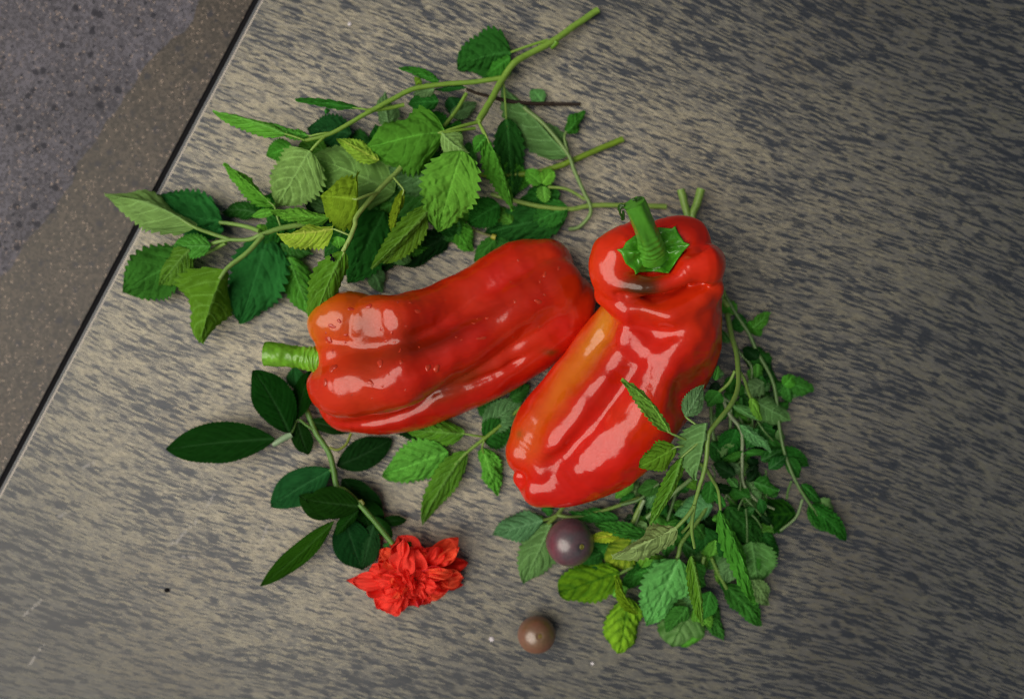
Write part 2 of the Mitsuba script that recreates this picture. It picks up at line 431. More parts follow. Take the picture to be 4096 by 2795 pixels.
labels['ground'] = {'label': 'dark ground under the gap between stone slab and tabletop', 'category': 'ground', 'kind': 'structure'}


# ------------------------------------------------------------------ peppers: smooth unions of lobes
class Lobes:
    def __init__(self, k=0.004, seed=1, lump=0.0030):
        self.l, self.dents, self.grooves, self.k = [], [], [], k
        self.seed, self.lump = seed, lump

    def lobe(self, V, pts, n=30, k=None):
        """pts: (x, y, z mm, radius in pixels of the view)"""
        q = [np.append(V(x, y, z), V.m(r, z)) for x, y, z, r in pts]
        q = q if len(q) > 1 else q * 2
        self.l.append((spline(q, n) if n > 1 else np.array(q), k or self.k))

    def dent(self, V, x, y, z, r, depth, sx=None):
        self.dents.append((V(x, y, z), V.m(r, z), depth * 1e-3))

    def groove(self, V, pts, r, depth):
        """A furrow along a line; its depth fades out at both ends."""
        q = spline([V(x, y, z) for x, y, z in pts], 400)
        self.grooves.append((q, V.m(r, pts[0][2]), depth * 1e-3))

    def __call__(self, p):
        out, p32 = None, np.asfortranarray(p.astype(np.float32))
        for q, k in self.l:
            d = np.full(len(p), 1e9, np.float32)
            x, y, z = p32.T
            q = q.astype(np.float32)
            for c, e in zip(q[:-1], q[1:]):
                g = e - c
                t = np.clip(((x - c[0]) * g[0] + (y - c[1]) * g[1] + (z - c[2]) * g[2]) / float(g[:3] @ g[:3] + 1e-12), 0, 1)
                d = np.minimum(d, np.sqrt((x - c[0] - t * g[0]) ** 2 + (y - c[1] - t * g[1]) ** 2 + (z - c[2] - t * g[2]) ** 2) - (c[3] + t * g[3]))
            if out is None:
                out = d
            else:
                h = np.maximum(k - np.abs(out - d), 0) / k
                out = np.minimum(out, d) - h * h * h * k / 6
        out = out + self.lump * (meshkit.fbm(p * 42 + self.seed, 2, self.seed) - 0.5) + 0.35 * self.lump * (meshkit.noise(p * 130, self.seed + 4) - 0.5)
        for c, r, dep in self.dents:
            out = out + dep * np.exp(-((p - c) ** 2).sum(1) / r ** 2)
        for q, r, dep in self.grooves:
            d, i = cKDTree(q).query(p, distance_upper_bound=3.5 * r)
            w = np.minimum(1, 2 * np.sin(np.pi * np.minimum(i, 399) / 399.0))
            out = out + np.where(np.isfinite(d), dep * w * np.exp(-(np.minimum(d, 1) / r) ** 2), 0)
        return out

    def mesh(self, step=0.0013):
        lo = np.min([(q[:, :3] - q[:, 3:]).min(0) for q, _ in self.l], 0) - 3 * step
        hi = np.max([(q[:, :3] + q[:, 3:]).max(0) for q, _ in self.l], 0) + 3 * step
        ax = [np.arange(a, b, step) for a, b in zip(lo, hi)]
        X = np.stack(np.meshgrid(*ax, indexing='ij'), -1)
        sh = X.shape[:3]
        cs = 4                                                     # far from the skin a coarse grid is enough
        cax = [np.arange(a, b + cs * step, cs * step) for a, b in zip(lo, hi)]
        Xc = np.stack(np.meshgrid(*cax, indexing='ij'), -1)
        Fc = self(Xc.reshape(-1, 3)).reshape(Xc.shape[:3])
        F = Fc[np.ix_(*[np.minimum((np.arange(k) + cs // 2) // cs, c - 1) for k, c in zip(sh, Fc.shape)])].copy()
        near = np.abs(F) < 3.2 * cs * step
        F[near] = self(X[near])
        v, f = surface_net(F, lo, step)
        v, f = relax(v, f, 2)
        v = self.project(v, f, 3)
        v, f = split(v, f)
        v = self.project(v, f, 2)
        v, f = relax(v, f, 2)
        v[:, 2] = np.maximum(v[:, 2], 0.0004)                      # it rests on the table
        return v, f

    def project(self, v, f, times):
        for _ in range(times):
            v = v - np.clip(self(v), -0.001, 0.001)[:, None] * normals(v, f)
        return v


def surface_net(F, lo, step):
    ins = F < 0
    n = np.array(F.shape)
    acc, cnt = np.zeros(tuple(n - 1) + (3,)), np.zeros(tuple(n - 1))
    corners = [(i, j, k) for i in (0, 1) for j in (0, 1) for k in (0, 1)]
    sl = lambda c: tuple(slice(c[i], n[i] - 1 + c[i]) for i in range(3))  # noqa: E731
    for a in corners:
        for x in range(3):
            if a[x] == 0:
                b = tuple(1 if i == x else a[i] for i in range(3))
                fa, fb = F[sl(a)], F[sl(b)]
                cross = (fa < 0) != (fb < 0)
                t = np.where(cross, fa / np.where(cross, fa - fb, 1), 0)
                pos = np.stack([np.full(fa.shape, float(a[i])) for i in range(3)], -1)
                pos[..., x] += t
                acc += pos * cross[..., None]
                cnt += cross
    act = cnt > 0
    ids = np.full(act.shape, -1)
    ids[act] = np.arange(act.sum())
    where = np.argwhere(act)
    v = lo + step * (where + acc[act] / cnt[act][:, None])
    quads = []
    for x in range(3):
        y, z = (x + 1) % 3, (x + 2) % 3
        s0 = [slice(None)] * 3; s1 = [slice(None)] * 3
        s0[x], s1[x] = slice(0, n[x] - 1), slice(1, n[x])
        a, b = ins[tuple(s0)], ins[tuple(s1)]
        e = np.argwhere(a != b)
        e = e[(e[:, y] > 0) & (e[:, z] > 0)]
        flip = ins[tuple(e.T)]
        oy, oz = np.eye(3, dtype=int)[y], np.eye(3, dtype=int)[z]
        q = np.stack([ids[tuple((e - oy - oz).T)], ids[tuple((e - oz).T)], ids[tuple(e.T)], ids[tuple((e - oy).T)]], 1)
        quads.append(np.where(flip[:, None], q, q[:, ::-1]))
    q = np.vstack(quads)
    return v, np.vstack([q[:, [0, 1, 2]], q[:, [0, 2, 3]]])


def relax(v, f, n):
    e = np.vstack([f[:, [0, 1]], f[:, [1, 2]], f[:, [2, 0]]])
    for _ in range(n):
        a, c = np.zeros_like(v), np.zeros(len(v))
        np.add.at(a, e[:, 0], v[e[:, 1]]); np.add.at(c, e[:, 0], 1)
        v = 0.5 * v + 0.5 * a / c[:, None]
    return v, f


def split(v, f):
    e = np.sort(np.vstack([f[:, [0, 1]], f[:, [1, 2]], f[:, [2, 0]]]), 1)
    u, inv = np.unique(e, axis=0, return_inverse=True)
    inv = inv.ravel()
    m = len(v) + inv.reshape(3, -1)
    v2 = np.vstack([v, v[u].mean(1)])
    a, b, c = f.T
    x, y, z = m
    return v2, np.vstack([np.stack(t, 1) for t in ((a, x, z), (x, b, y), (z, y, c), (x, y, z))])


def normals(v, f):
    n = np.zeros_like(v)
    fn = np.cross(v[f[:, 1]] - v[f[:, 0]], v[f[:, 2]] - v[f[:, 0]])
    for k in range(3):
        np.add.at(n, f[:, k], fn)
    return n / (np.linalg.norm(n, axis=1, keepdims=True) + 1e-12)


def blotch(col, v, c, r, tone, amt, stretch=None, seed=0):
    """A patch of unripe or riper skin round the point c; the patch may be long."""
    d = v - c
    if stretch is not None:
        ax = stretch[0] / np.linalg.norm(stretch[0])
        d = d - (d @ ax)[:, None] * ax * (1 - 1 / stretch[1])
    k = np.exp(-((d ** 2).sum(1) / r ** 2) * (0.6 + 0.8 * meshkit.fbm(v * 160, 3, seed)))
    return col * (1 - amt * k[:, None]) + np.asarray(alb(tone)) * amt * k[:, None]


def pepper_paint(v, blots, red=(205, 22, 12), seed=1):
    n = meshkit.fbm(v * 45, 3, seed)
    col = np.asarray(alb(red)) * (0.80 + 0.4 * n)[:, None]
    col = col + np.maximum(0, meshkit.fbm(v * 30, 3, seed + 9) - 0.5)[:, None] * np.array([0.12, 0.05, 0.0])
    col = col * (0.93 + 0.14 * meshkit.fbm(v * 420, 2, seed + 2))[:, None]
    for b in blots:
        col = blotch(col, v, **b)
    return np.clip(col, 0.001, 0.9)


# left pepper
pa = Lobes(0.006)
pa.lobe(V4, [(255, 690, 27, 200), (350, 690, 26, 240), (450, 720, 26, 236), (560, 720, 32, 232), (680, 700, 35, 212), (800, 660, 33, 192), (1000, 590, 26, 180), (1250, 480, 21, 190), (1520, 345, 18, 218), (1720, 300, 16, 200)])
pa.lobe(V4, [(245, 1120, 28, 195), (350, 1120, 30, 245), (450, 1090, 31, 258), (600, 1060, 35, 262), (720, 1020, 37, 250), (850, 975, 36, 224), (1100, 850, 33, 200), (1400, 675, 31, 192), (1650, 520, 29, 188), (1830, 430, 26, 172)], k=0.006)
pa.lobe(V4, [(340, 1250, 12, 205), (600, 1235, 12, 237), (850, 1180, 12, 243), (1200, 1020, 13, 265), (1550, 830, 14, 258), (1790, 640, 15, 252), (1870, 530, 18, 205)], k=0.003)
pa.lobe(V4, [(330, 950, 24, 245), (700, 940, 24, 250), (1100, 800, 24, 240), (1500, 610, 24, 235), (1760, 470, 24, 230)], k=0.003)
pa.groove(V4, [(470, 540, 46), (500, 720, 52), (505, 850, 54), (490, 990, 56), (450, 1130, 54)], 92, 4.6)
pa.dent(V4, 490, 850, 50, 150, 4.0)
pa.dent(V4, 420, 850, 50, 110, 2.0)
pa.dent(V4, 60, 960, 30, 80, 6.0)
pa.groove(V4, [(560, 872, 50), (680, 860, 52), (850, 790, 48), (1050, 710, 44), (1300, 590, 41), (1550, 470, 38)], 85, 2.8)
pa.groove(V4, [(190, 1365, 22), (420, 1395, 24), (780, 1305, 27), (960, 1180, 32), (1200, 1110, 30), (1500, 965, 29), (1850, 730, 28)], 34, 2.2)
pa.groove(V4, [(860, 1190, 34), (1000, 1120, 36), (1150, 1100, 34)], 70, 0.3)
pa.groove(V4, [(1350, 850, 36), (1600, 700, 36), (1820, 560, 34)], 70, 0.9)
pa.groove(V4, [(860, 700, 46), (930, 850, 50), (980, 1000, 48)], 150, 1.9)
va, fa = pa.mesh()
spine_a = V4(1700, 300, 30) - V4(300, 1000, 30)
paint = [dict(c=V4(260, 520, 40), r=0.027, tone=(222, 92, 16), amt=0.9), dict(c=V4(120, 640, 26), r=0.013, tone=(205, 150, 30), amt=0.75),
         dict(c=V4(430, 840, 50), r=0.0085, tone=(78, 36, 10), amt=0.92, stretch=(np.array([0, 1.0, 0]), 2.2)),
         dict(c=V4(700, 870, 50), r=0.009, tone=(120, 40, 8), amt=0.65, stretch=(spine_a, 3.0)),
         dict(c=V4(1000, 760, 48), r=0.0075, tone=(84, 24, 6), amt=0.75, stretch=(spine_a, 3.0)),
         dict(c=V4(1350, 560, 45), r=0.009, tone=(130, 14, 8), amt=0.5, stretch=(spine_a, 2.5)),
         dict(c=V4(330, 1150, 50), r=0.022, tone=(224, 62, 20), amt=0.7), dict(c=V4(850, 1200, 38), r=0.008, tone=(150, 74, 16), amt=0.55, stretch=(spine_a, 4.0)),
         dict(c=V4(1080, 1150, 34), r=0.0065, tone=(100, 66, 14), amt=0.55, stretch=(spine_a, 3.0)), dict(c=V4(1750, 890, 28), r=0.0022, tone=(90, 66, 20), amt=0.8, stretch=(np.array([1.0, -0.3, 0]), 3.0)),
         dict(c=V4(1750, 330, 46), r=0.014, tone=(150, 10, 8), amt=0.5)]
K = thing('red_pepper', 'glossy red pepper lying on its side with orange shoulder and water drops', 'pepper', 'two red peppers')
part('body', K, mikit.ply((va, fa), 'pepper_skin', smooth=True, color=pepper_paint(va, paint, (206, 32, 14))))
na = normals(va, fa)

# its stalk
st = [V3(1290, 1352, 27), V3(1225, 1348, 27), V3(1150, 1340, 27), V3(1060, 1326, 27), V3(990, 1320, 27), V3(950, 1318, 27)]
sv, sf, sc = tube(st, [V3.m(r) for r in (84, 68, 60, 64, 68, 66)], alb(92, 160, 30), sides=40, n=90, endcol=alb(120, 160, 50))
ax = (sv - st[0]) @ ((st[-1] - st[0]) / np.linalg.norm(st[-1] - st[0]))
ringn = np.sin(ax * 2300 + 7 * meshkit.noise(sv * 300, 2)) * np.clip(1 - ax / 0.022, 0, 1) + 4.5 * (meshkit.fbm(sv * 200, 3, 4) - 0.5) * np.clip(ax / 0.012, 0, 1)
cen = np.stack([np.interp(ax, np.linspace(0, ax.max(), 6), np.array(st)[:, i]) for i in range(3)], 1)
rad = sv - cen
sv = sv + rad / (np.linalg.norm(rad, axis=1, keepdims=True) + 1e-6) * (ringn * 0.00042)[:, None]
sc = np.asarray(alb(112, 176, 40)) * (0.45 + 1.1 * meshkit.fbm(sv * 260, 3, 8))[:, None] + np.clip(ringn, 0, 1)[:, None] * np.array([0.05, 0.08, 0.02])
part('stalk', K, shape((sv, sf, sc), 'calyx_skin'), 'short cut green stalk with ringed ridges')


class Top:
    """Height and normal of a body as seen from above, at a point of a view."""
    def __init__(self, v, f):
        self.n = normals(v, f)
        up = self.n[:, 2] > 0.05
        self.v, self.n = v[up], self.n[up]
        s = CAM_H / (CAM_H - self.v[:, 2])
        self.tree = cKDTree(self.v[:, :2] * s[:, None])

    def at(self, V, x, y):
        q = V(x, y, 0)[:2]
        d, i = self.tree.query(q, 12)
        j = i[np.argmax(self.v[i, 2] - 3 * d)]
        return self.v[j], self.n[j]


topa = Top(va, fa)
DROPS = [(205, 810, 30, 24), (225, 715, 26, 14), (320, 775, 14, 12), (480, 575, 20, 18), (232, 1010, 30, 26), (180, 1110, 20, 22), (563, 972, 24, 26), (625, 1048, 9, 9), (490, 1105, 18, 18),
         (505, 1130, 12, 12), (580, 1140, 9, 9), (600, 820, 12, 12), (668, 830, 9, 12), (706, 885, 9, 16), (640, 765, 12, 12), (715, 960, 16, 13), (838, 860, 8, 10), (742, 1168, 9, 9), (318, 830, 9, 12),
         (360, 590, 26, 13), (545, 590, 8, 8), (690, 540, 12, 9), (780, 550, 10, 9), (830, 605, 28, 12), (755, 715, 10, 10), (575, 735, 10, 16), (275, 680, 14, 14), (225, 890, 9, 14), (225, 1165, 7, 7),
         (140, 1050, 7, 7), (505, 1225, 7, 9), (365, 1200, 7, 6), (900, 1005, 16, 26), (1100, 790, 9, 7), (1140, 810, 8, 7), (1225, 690, 14, 9), (1320, 655, 12, 12), (1515, 540, 14, 10), (1725, 490, 9, 9),
         (1685, 540, 24, 16), (1690, 720, 9, 12), (1825, 305, 11, 16), (1480, 400, 8, 8), (1245, 660, 8, 8), (1280, 800, 30, 12), (1500, 790, 8, 8), (1725, 350, 14, 20), (1690, 400, 10, 12), (600, 470, 14, 6),
         (1025, 525, 6, 6), (180, 760, 10, 8), (960, 1010, 22, 22), (1540, 245, 9, 9)]
drops = []
th, ph = np.meshgrid(np.linspace(0, 2 * np.pi, 17)[:-1], np.linspace(0, np.pi / 2, 7), indexing='ij')
for i, (x, y, rx, ry) in enumerate(DROPS):
    rs = np.random.default_rng(i)
    c, n = topa.at(V4, x, y)
    a = np.cross(n, [0, 1.0, 0.1]); a /= np.linalg.norm(a)
    b = np.cross(n, a)
    r1, r2 = V4.m(rx, 50) * 1.1, V4.m(ry, 50) * 1.1
    w = 1 + 0.22 * np.sin(th * 2 + rs.random() * 6) + 0.12 * np.sin(th * 3 + rs.random() * 6)
    pr = np.sin(ph)
    P = c + (r1 * w * pr * np.cos(th))[..., None] * a + (r2 * w * pr * np.sin(th))[..., None] * b + (0.42 * min(r1, r2) * np.cos(ph) - 0.00012)[..., None] * n
    lowr = c + (r1 * w[:, :1] * np.cos(th[:, :1]))[..., None] * a + (r2 * w[:, :1] * np.sin(th[:, :1]))[..., None] * b - 0.0006 * n
    P = np.concatenate([P, lowr], 1)
    m, k = P.shape[:2]
    idx = np.arange(m * k).reshape(m, k)
    nx = np.roll(idx, -1, 0)
    q = np.stack([idx[:, :-1], idx[:, 1:], nx[:, 1:], nx[:, :-1]], -1).reshape(-1, 4)
    f = np.vstack([q[:, [0, 1, 2]], q[:, [0, 2, 3]]])
    fan = np.stack([np.full(m, m * k), nx[:, -1], idx[:, -1]], 1)
    drops.append((np.vstack([P.reshape(-1, 3), lowr.mean((0, 1))[None]]), np.vstack([f, fan]), np.zeros((m * k + 1, 3))))
dv, df, _ = join(drops)
part('water_drops', K, mikit.ply((dv, df), 'water', smooth=50), 'small clear water drops scattered over the skin', 'stuff')

# right pepper
pb = Lobes(0.006, 6, 0.0040)
pb.lobe(V5, [(560, 640, 34, 112), (480, 730, 30, 112), (400, 850, 28, 118), (310, 980, 27, 128), (210, 1110, 26, 132), (130, 1230, 24, 108)])                       # left strip
pb.lobe(V5, [(650, 730, 46, 118), (590, 800, 43, 132), (500, 920, 39, 142), (400, 1050, 36, 146), (300, 1180, 32, 140), (215, 1285, 28, 112)], k=0.005)            # middle ridge
pb.lobe(V5, [(632, 722, 51, 98)], n=1, k=0.009)
pb.lobe(V5, [(760, 790, 50, 120), (850, 750, 50, 110)], k=0.006)
pb.lobe(V5, [(840, 690, 46, 180), (780, 850, 42, 195), (690, 1000, 38, 205), (580, 1140, 34, 200), (450, 1270, 30, 190), (300, 1375, 26, 125), (200, 1410, 24, 90)], k=0.0045)  # right ridge
pb.lobe(V5, [(870, 540, 40, 172), (870, 680, 34, 175), (820, 830, 28, 180), (760, 960, 26, 170), (660, 1120, 24, 160), (540, 1260, 22, 150), (330, 1400, 22, 100)], k=0.005)
pb.lobe(V5, [(640, 640, 38, 150), (760, 620, 46, 150), (880, 590, 46, 145)], k=0.005)                                                              # neck
pb.lobe(V5, [(520, 500, 52, 66), (610, 575, 56, 72), (720, 610, 60, 74), (830, 585, 60, 72), (910, 530, 58, 66), (985, 480, 54, 68)], k=0.005)              # second roll
pb.lobe(V5, [(720, 330, 44, 165), (760, 400, 42, 165)], k=0.003)                                                                                  # inside of the head
pb.lobe(V5, [(660, 255, 54, 108), (565, 325, 56, 130), (545, 400, 57, 112), (580, 452, 62, 80), (660, 462, 67, 62), (750, 460, 68, 60), (820, 430, 68, 64), (885, 385, 66, 78), (950, 370, 62, 98)], k=0.003)  # front lip
pb.lobe(V5, [(960, 365, 56, 95), (972, 420, 50, 80), (985, 520, 44, 70)], k=0.003)
pb.lobe(V5, [(770, 235, 56, 98), (850, 240, 54, 112), (895, 255, 52, 82)], k=0.002)                                                                   # back lobe
pb.groove(V5, [(520, 470, 62), (600, 516, 66), (690, 530, 68), (780, 528, 68), (860, 500, 66), (930, 450, 64), (1000, 420, 60)], 25, 6.0)
pb.groove(V5, [(600, 640, 64), (680, 650, 64), (750, 695, 62), (850, 680, 60), (950, 640, 56)], 40, 2.6)
pb.dent(V5, 860, 900, 48, 130, 4.0)
pb.dent(V5, 690, 655, 64, 50, 3.0)
pb.groove(V5, [(985, 285, 62), (930, 285, 68), (860, 300, 72), (800, 310, 74)], 26, 4.5)
pb.groove(V5, [(640, 690, 62), (595, 860, 58), (510, 1000, 55), (400, 1140, 50), (280, 1260, 44), (150, 1360, 36)], 42, 3.2)
pb.groove(V5, [(560, 690, 48), (480, 800, 46), (380, 960, 44), (270, 1110, 42)], 50, 1.4)
pb.groove(V5, [(600, 655, 64), (660, 650, 66), (720, 690, 66)], 40, 2.6)
pb.groove(V5, [(640, 690, 64), (610, 780, 62), (590, 860, 60)], 60, 3.0)
pb.groove(V5, [(900, 700, 56), (860, 900, 48), (760, 1060, 42)], 90, 2.2)
pb.lobe(V5, [(110, 1370, 22, 42), (135, 1395, 22, 44)], k=0.003)
pb.dent(V5, 730, 310, 72, 100, 2.5)
pb.dent(V5, 650, 665, 66, 80, 4.5)
pb.dent(V5, 740, 690, 64, 60, 3.0)
pb.dent(V5, 580, 870, 58, 80, 2.0)
pb.dent(V5, 830, 980, 50, 110, 3.0)
pb.dent(V5, 92, 1392, 26, 26, 3.0)
vb, fb = pb.mesh()
sp = V5(150, 1250, 30) - V5(480, 700, 30)
paint = [dict(c=V5(440, 700, 44), r=0.0078, tone=(204, 146, 30), amt=0.85, stretch=(sp, 3.2)), dict(c=V5(300, 950, 38), r=0.0075, tone=(222, 116, 18), amt=0.88, stretch=(sp, 4.0)),
         dict(c=V5(110, 1180, 34), r=0.011, tone=(220, 86, 16), amt=0.75), dict(c=V5(95, 1158, 34), r=0.0022, tone=(110, 90, 20), amt=0.7),
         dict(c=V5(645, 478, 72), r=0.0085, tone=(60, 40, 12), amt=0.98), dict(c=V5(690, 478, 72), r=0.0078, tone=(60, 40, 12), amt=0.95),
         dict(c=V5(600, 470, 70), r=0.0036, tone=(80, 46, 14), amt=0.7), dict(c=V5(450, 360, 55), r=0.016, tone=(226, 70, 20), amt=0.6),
         dict(c=V5(1030, 470, 46), r=0.011, tone=(120, 52, 16), amt=0.7), dict(c=V5(860, 230, 60), r=0.010, tone=(160, 34, 14), amt=0.6),
         dict(c=V5(940, 620, 60), r=0.018, tone=(216, 60, 18), amt=0.5), dict(c=V5(880, 860, 50), r=0.008, tone=(150, 50, 14), amt=0.5),
         dict(c=V5(600, 880, 58), r=0.006, tone=(130, 22, 8), amt=0.5), dict(c=V5(330, 1430, 30), r=0.02, tone=(190, 14, 8), amt=0.4)]
K = thing('red_pepper', 'folded red pepper with knobbly top, star calyx and bent green stalk facing up', 'pepper', 'two red peppers')
part('body', K, mikit.ply((vb, fb), 'pepper_skin', smooth=True, color=pepper_paint(vb, paint, (216, 32, 15), 5)))
topb = Top(vb, fb)

# calyx: a crinkled star draped over the top
star = np.array([(375, 785), (430, 830), (490, 965), (600, 1050), (615, 1105), (660, 1075), (840, 1065), (1035, 1085), (1075, 1020), (1140, 920), (1230, 800), (1305, 720), (1230, 690), (1150, 570), (1115, 485), (1070, 520), (900, 505), (760, 540), (610, 600), (490, 690), (450, 770)], float)
star = np.vstack([star, star[:1]])
seglen = np.append(0, np.cumsum(np.linalg.norm(np.diff(star, axis=0), axis=1)))
m = 150
u = np.linspace(0, seglen[-1], m, endpoint=False)
rim = np.stack([np.interp(u, seglen, star[:, i]) for i in range(2)], 1)
cx = np.array([810.0, 800.0])
rings = np.linspace(0.0, 1, 24)
P = np.zeros((24, m, 3))
for i, r in enumerate(rings):
    for j in range(m):
        x, y = cx + (rim[j] - cx) * max(r, 0.02)
        c, _ = topb.at(V10, x, y)
        P[i, j] = V10(x, y, c[2] * 1000)
Z = P[..., 2].copy()
for _ in range(14):
    Z = 0.5 * Z + 0.125 * (np.roll(Z, 1, 1) + np.roll(Z, -1, 1) + np.roll(Z, 2, 1) + np.roll(Z, -2, 1))
    Z[1:-1] = 0.5 * Z[1:-1] + 0.25 * (Z[:-2] + Z[2:])
Z = np.maximum(Z, P[..., 2] - 0.0003)
bump = (meshkit.fbm(P * [330, 330, 0] + 3, 3, 3) - 0.5) * 0.0040 * np.sin(np.pi * rings ** 0.8)[:, None] + 0.0013 * np.sin(np.linspace(0, 2 * np.pi * 7, m))[None] * np.sin(np.pi * rings)[:, None]
Z = Z + 0.0028 + bump - 0.0006 * rings[:, None] ** 6
for i in range(24):
    for j in range(m):
        x, y = cx + (rim[j] - cx) * max(rings[i], 0.02)
        P[i, j] = V10(x, y, Z[i, j] * 1000)
skirt = P[-1:].copy(); skirt[..., 2] -= 0.0018
P = np.concatenate([P, skirt], 0)
idx = np.arange(25 * m).reshape(25, m)
nx = np.roll(idx, -1, 1)
q = np.stack([idx[:-1], idx[1:], nx[1:], nx[:-1]], -1).reshape(-1, 4)
cf = np.vstack([q[:, [0, 1, 2]], q[:, [0, 2, 3]]])
cc = np.asarray(alb(72, 148, 34)) * (0.6 + 0.8 * meshkit.fbm(P * 260, 3, 6))[..., None] * np.ones((25, m, 1))
cc[-4:] = cc[-4:] * 1.25
part('calyx', K, shape((P.reshape(-1, 3), cf, cc.reshape(-1, 3)), 'calyx_skin'))
cz = float(Z[:6].mean() * 1000)
pts = [V10(815, 850, cz - 1.5), V10(812, 790, cz + 2), V10(795, 690, cz + 8), V10(745, 560, cz + 13), V10(690, 420, cz + 17), V10(635, 290, cz + 20), V10(590, 195, cz + 22)]
sv, sf, sc = tube(pts, [V10.m(r, 85) for r in (215, 190, 158, 140, 136, 138, 140)], alb(66, 140, 34), sides=48, n=110, endcol=alb(70, 110, 34))
c0 = spline(pts, 110)
ii = np.minimum(np.arange(len(sv)) // 48, 109)
ang = np.arange(len(sv)) % 48 / 48 * 2 * np.pi
along = ii / 109
rel = 0.00035 * np.sin(ang * 5 + 3 * along + 1) * np.clip(along * 2, 0, 1) + 0.00028 * np.sin(along * 95 + 1.5 * np.sin(ang)) * np.exp(-((along - 0.30) / 0.13) ** 2) + 0.0007 * (meshkit.fbm(np.stack([along * 7, np.cos(ang) * 3, np.sin(ang) * 3], 1), 3, 2) - 0.5)
o = sv - c0[ii]
sv[:110 * 48] += (o / (np.linalg.norm(o, axis=1, keepdims=True) + 1e-6) * rel[:, None])[:110 * 48]
sc = np.asarray(alb(84, 156, 44)) * (0.5 + 1.0 * meshkit.fbm(np.stack([along * 5, np.cos(ang) * 2.6, np.sin(ang) * 2.6], 1), 4, 5))[:, None]
bits = [(sv, sf, sc)]
for i, s in enumerate([[(480, 245, 20), (425, 250, 20), (405, 310, 18), (430, 360, 17), (440, 415, 15)], [(470, 235, 21), (420, 225, 20), (395, 245, 19), (392, 285, 18)], [(455, 300, 18), (452, 360, 16), (455, 410, 15)],
                       [(600, 165, 24), (650, 140, 24), (690, 128, 24)], [(620, 175, 24), (600, 150, 25), (570, 165, 25)]]):
    bits.append(tube([V10(x, y, cz + z) for x, y, z in s], [V10.m(16, 90), V10.m(24, 90)] + [V10.m(15, 90)] * (len(s) - 2), alb(44, 84, 26), sides=7, ribs=0.6, seed=i))
part('stalk', K, shape(join(bits), 'calyx_skin'), 'bent green stalk with a torn end')

# ------------------------------------------------------------------ lemon balm lying above the left pepper
GB = 'lemon balm sprigs'
# the long sprig with a bare cut stem at the top
S = Sprig('lemon_balm_sprig', 'uppermost herb sprig, its bare cut stem pointing to the top of the picture', 'herb', GB, stemcol=(128, 168, 64))
S.stem(V2, [(1718, 58, 3), (1580, 152, 5), (1455, 240, 8), (1320, 312, 10), (1238, 362, 12), (1170, 455, 13), (1100, 580, 18), (1030, 700, 24)], 19, endcol=(150, 180, 90))
S.stem(V2, [(1030, 700, 24), (1075, 800, 26), (1130, 925, 24), (1160, 1000, 22)], 10, r2=8)
S.stem(V2, [(1172, 448, 13), (1000, 474, 15), (850, 484, 17), (660, 512, 20), (540, 570, 22), (420, 635, 24)], 14)
S.stem(V2, [(420, 635, 24), (370, 662, 25), (180, 770, 27), (30, 812, 28)], 14, r2=10)
S.stem(V2, [(1430, 232, 8), (1330, 262, 9), (1215, 303, 9)], 9, r2=7)
S.stem(V2, [(1480, 238, 8), (1462, 262, 7), (1445, 275, 7)], 20, r2=14, col=(110, 165, 40))
S.stem(V2, [(600, 605, 18), (500, 625, 20), (380, 640, 24)], 12, r2=12)
S.leaf(V2, (1218, 305, 9), (905, 395, 3), 165, 'd', al=-50, ar=6, side=-20, label='leaf eaten into holes')
S.leaf(V2, (1212, 330, 9), (1070, 440, 3), 85, 'm', al=5, ar=-30)
S.leaf(V2, (800, 470, 18), (570, 395, 16), 40, 'm', al=-60, ar=40, arch=1, label='shrivelled leaf')
S.leaf(V2, (700, 455, 17), (662, 490, 16), 30, 'o')
S.leaf(V2, (960, 505, 14), (770, 520, 14), 24, 'd', al=-20, ar=-20)
S.leaf(V2, (775, 515, 18), (655, 548, 12), 52, 'k', al=0, ar=10)
S.leaf(V1, (1500, 628, 24), (1125, 575, 20), 26, 'm', al=-35, ar=35, arch=1, kind='small', label='shredded narrow leaf', pet=(1545, 636, 24))
S.leaf(V1, (1290, 645, 18), (1330, 640, 16), 20, 'm')
S.leaf(V1, (1075, 775, 27), (650, 645, 24), 78, 'b', al=-12, ar=-72, side=-16, under=True, pet=(1180, 810, 28))
S.leaf(V1, (1210, 785, 26), (980, 708, 22), 42, 'g', al=10, ar=-60, side=14, pet=(1330, 765, 27))
S.leaf(V1, (1215, 872, 26), (1025, 1190, 16), 172, 'p', al=6, ar=10, under=True, pet=(1310, 775, 27), pr=9)
S.leaf(V1, (1110, 850, 18), (960, 900, 10), 70, 'g', al=0, ar=0)
S.leaf(V2, (830, 760, 30), (368, 862, 20), 228, 'g', al=2, ar=8, curl=-24, arch=7, pet=(1026, 704, 24), pr=10, label='broad crinkled leaf')
S.leaf(V2, (800, 585, 17), (620, 600, 11), 62, 'd', al=0, ar=10)
S.leaf(V2, (820, 770, 33), (970, 885, 31), 82, 'p', al=-15, ar=-10, under=True, side=-14, pet=(1010, 740, 25), pr=9)
S.leaf(V2, (935, 872, 33), (795, 1338, 24), 172, 'b', al=6, ar=8, arch=6, label='large bright leaf with sunken veins')
S.leaf(V2, (1082, 800, 30), (1232, 1218, 22), 112, 'g', al=-78, ar=-12, side=22, arch=5, pet=(1035, 708, 25))
S.leaf(V2, (1075, 780, 27), (1000, 880, 27), 50, 'g', al=0, ar=0)
S.leaf(V2, (1190, 680, 8), (1230, 1150, 4), 92, 'd', al=4, ar=-6, pet=(1175, 480, 12))
S.leaf(V2, (860, 560, 8), (940, 700, 3), 60, 'q')
S.stem(V2, [(960, 540, 12), (900, 640, 14), (830, 730, 16)], 11)
S.done()

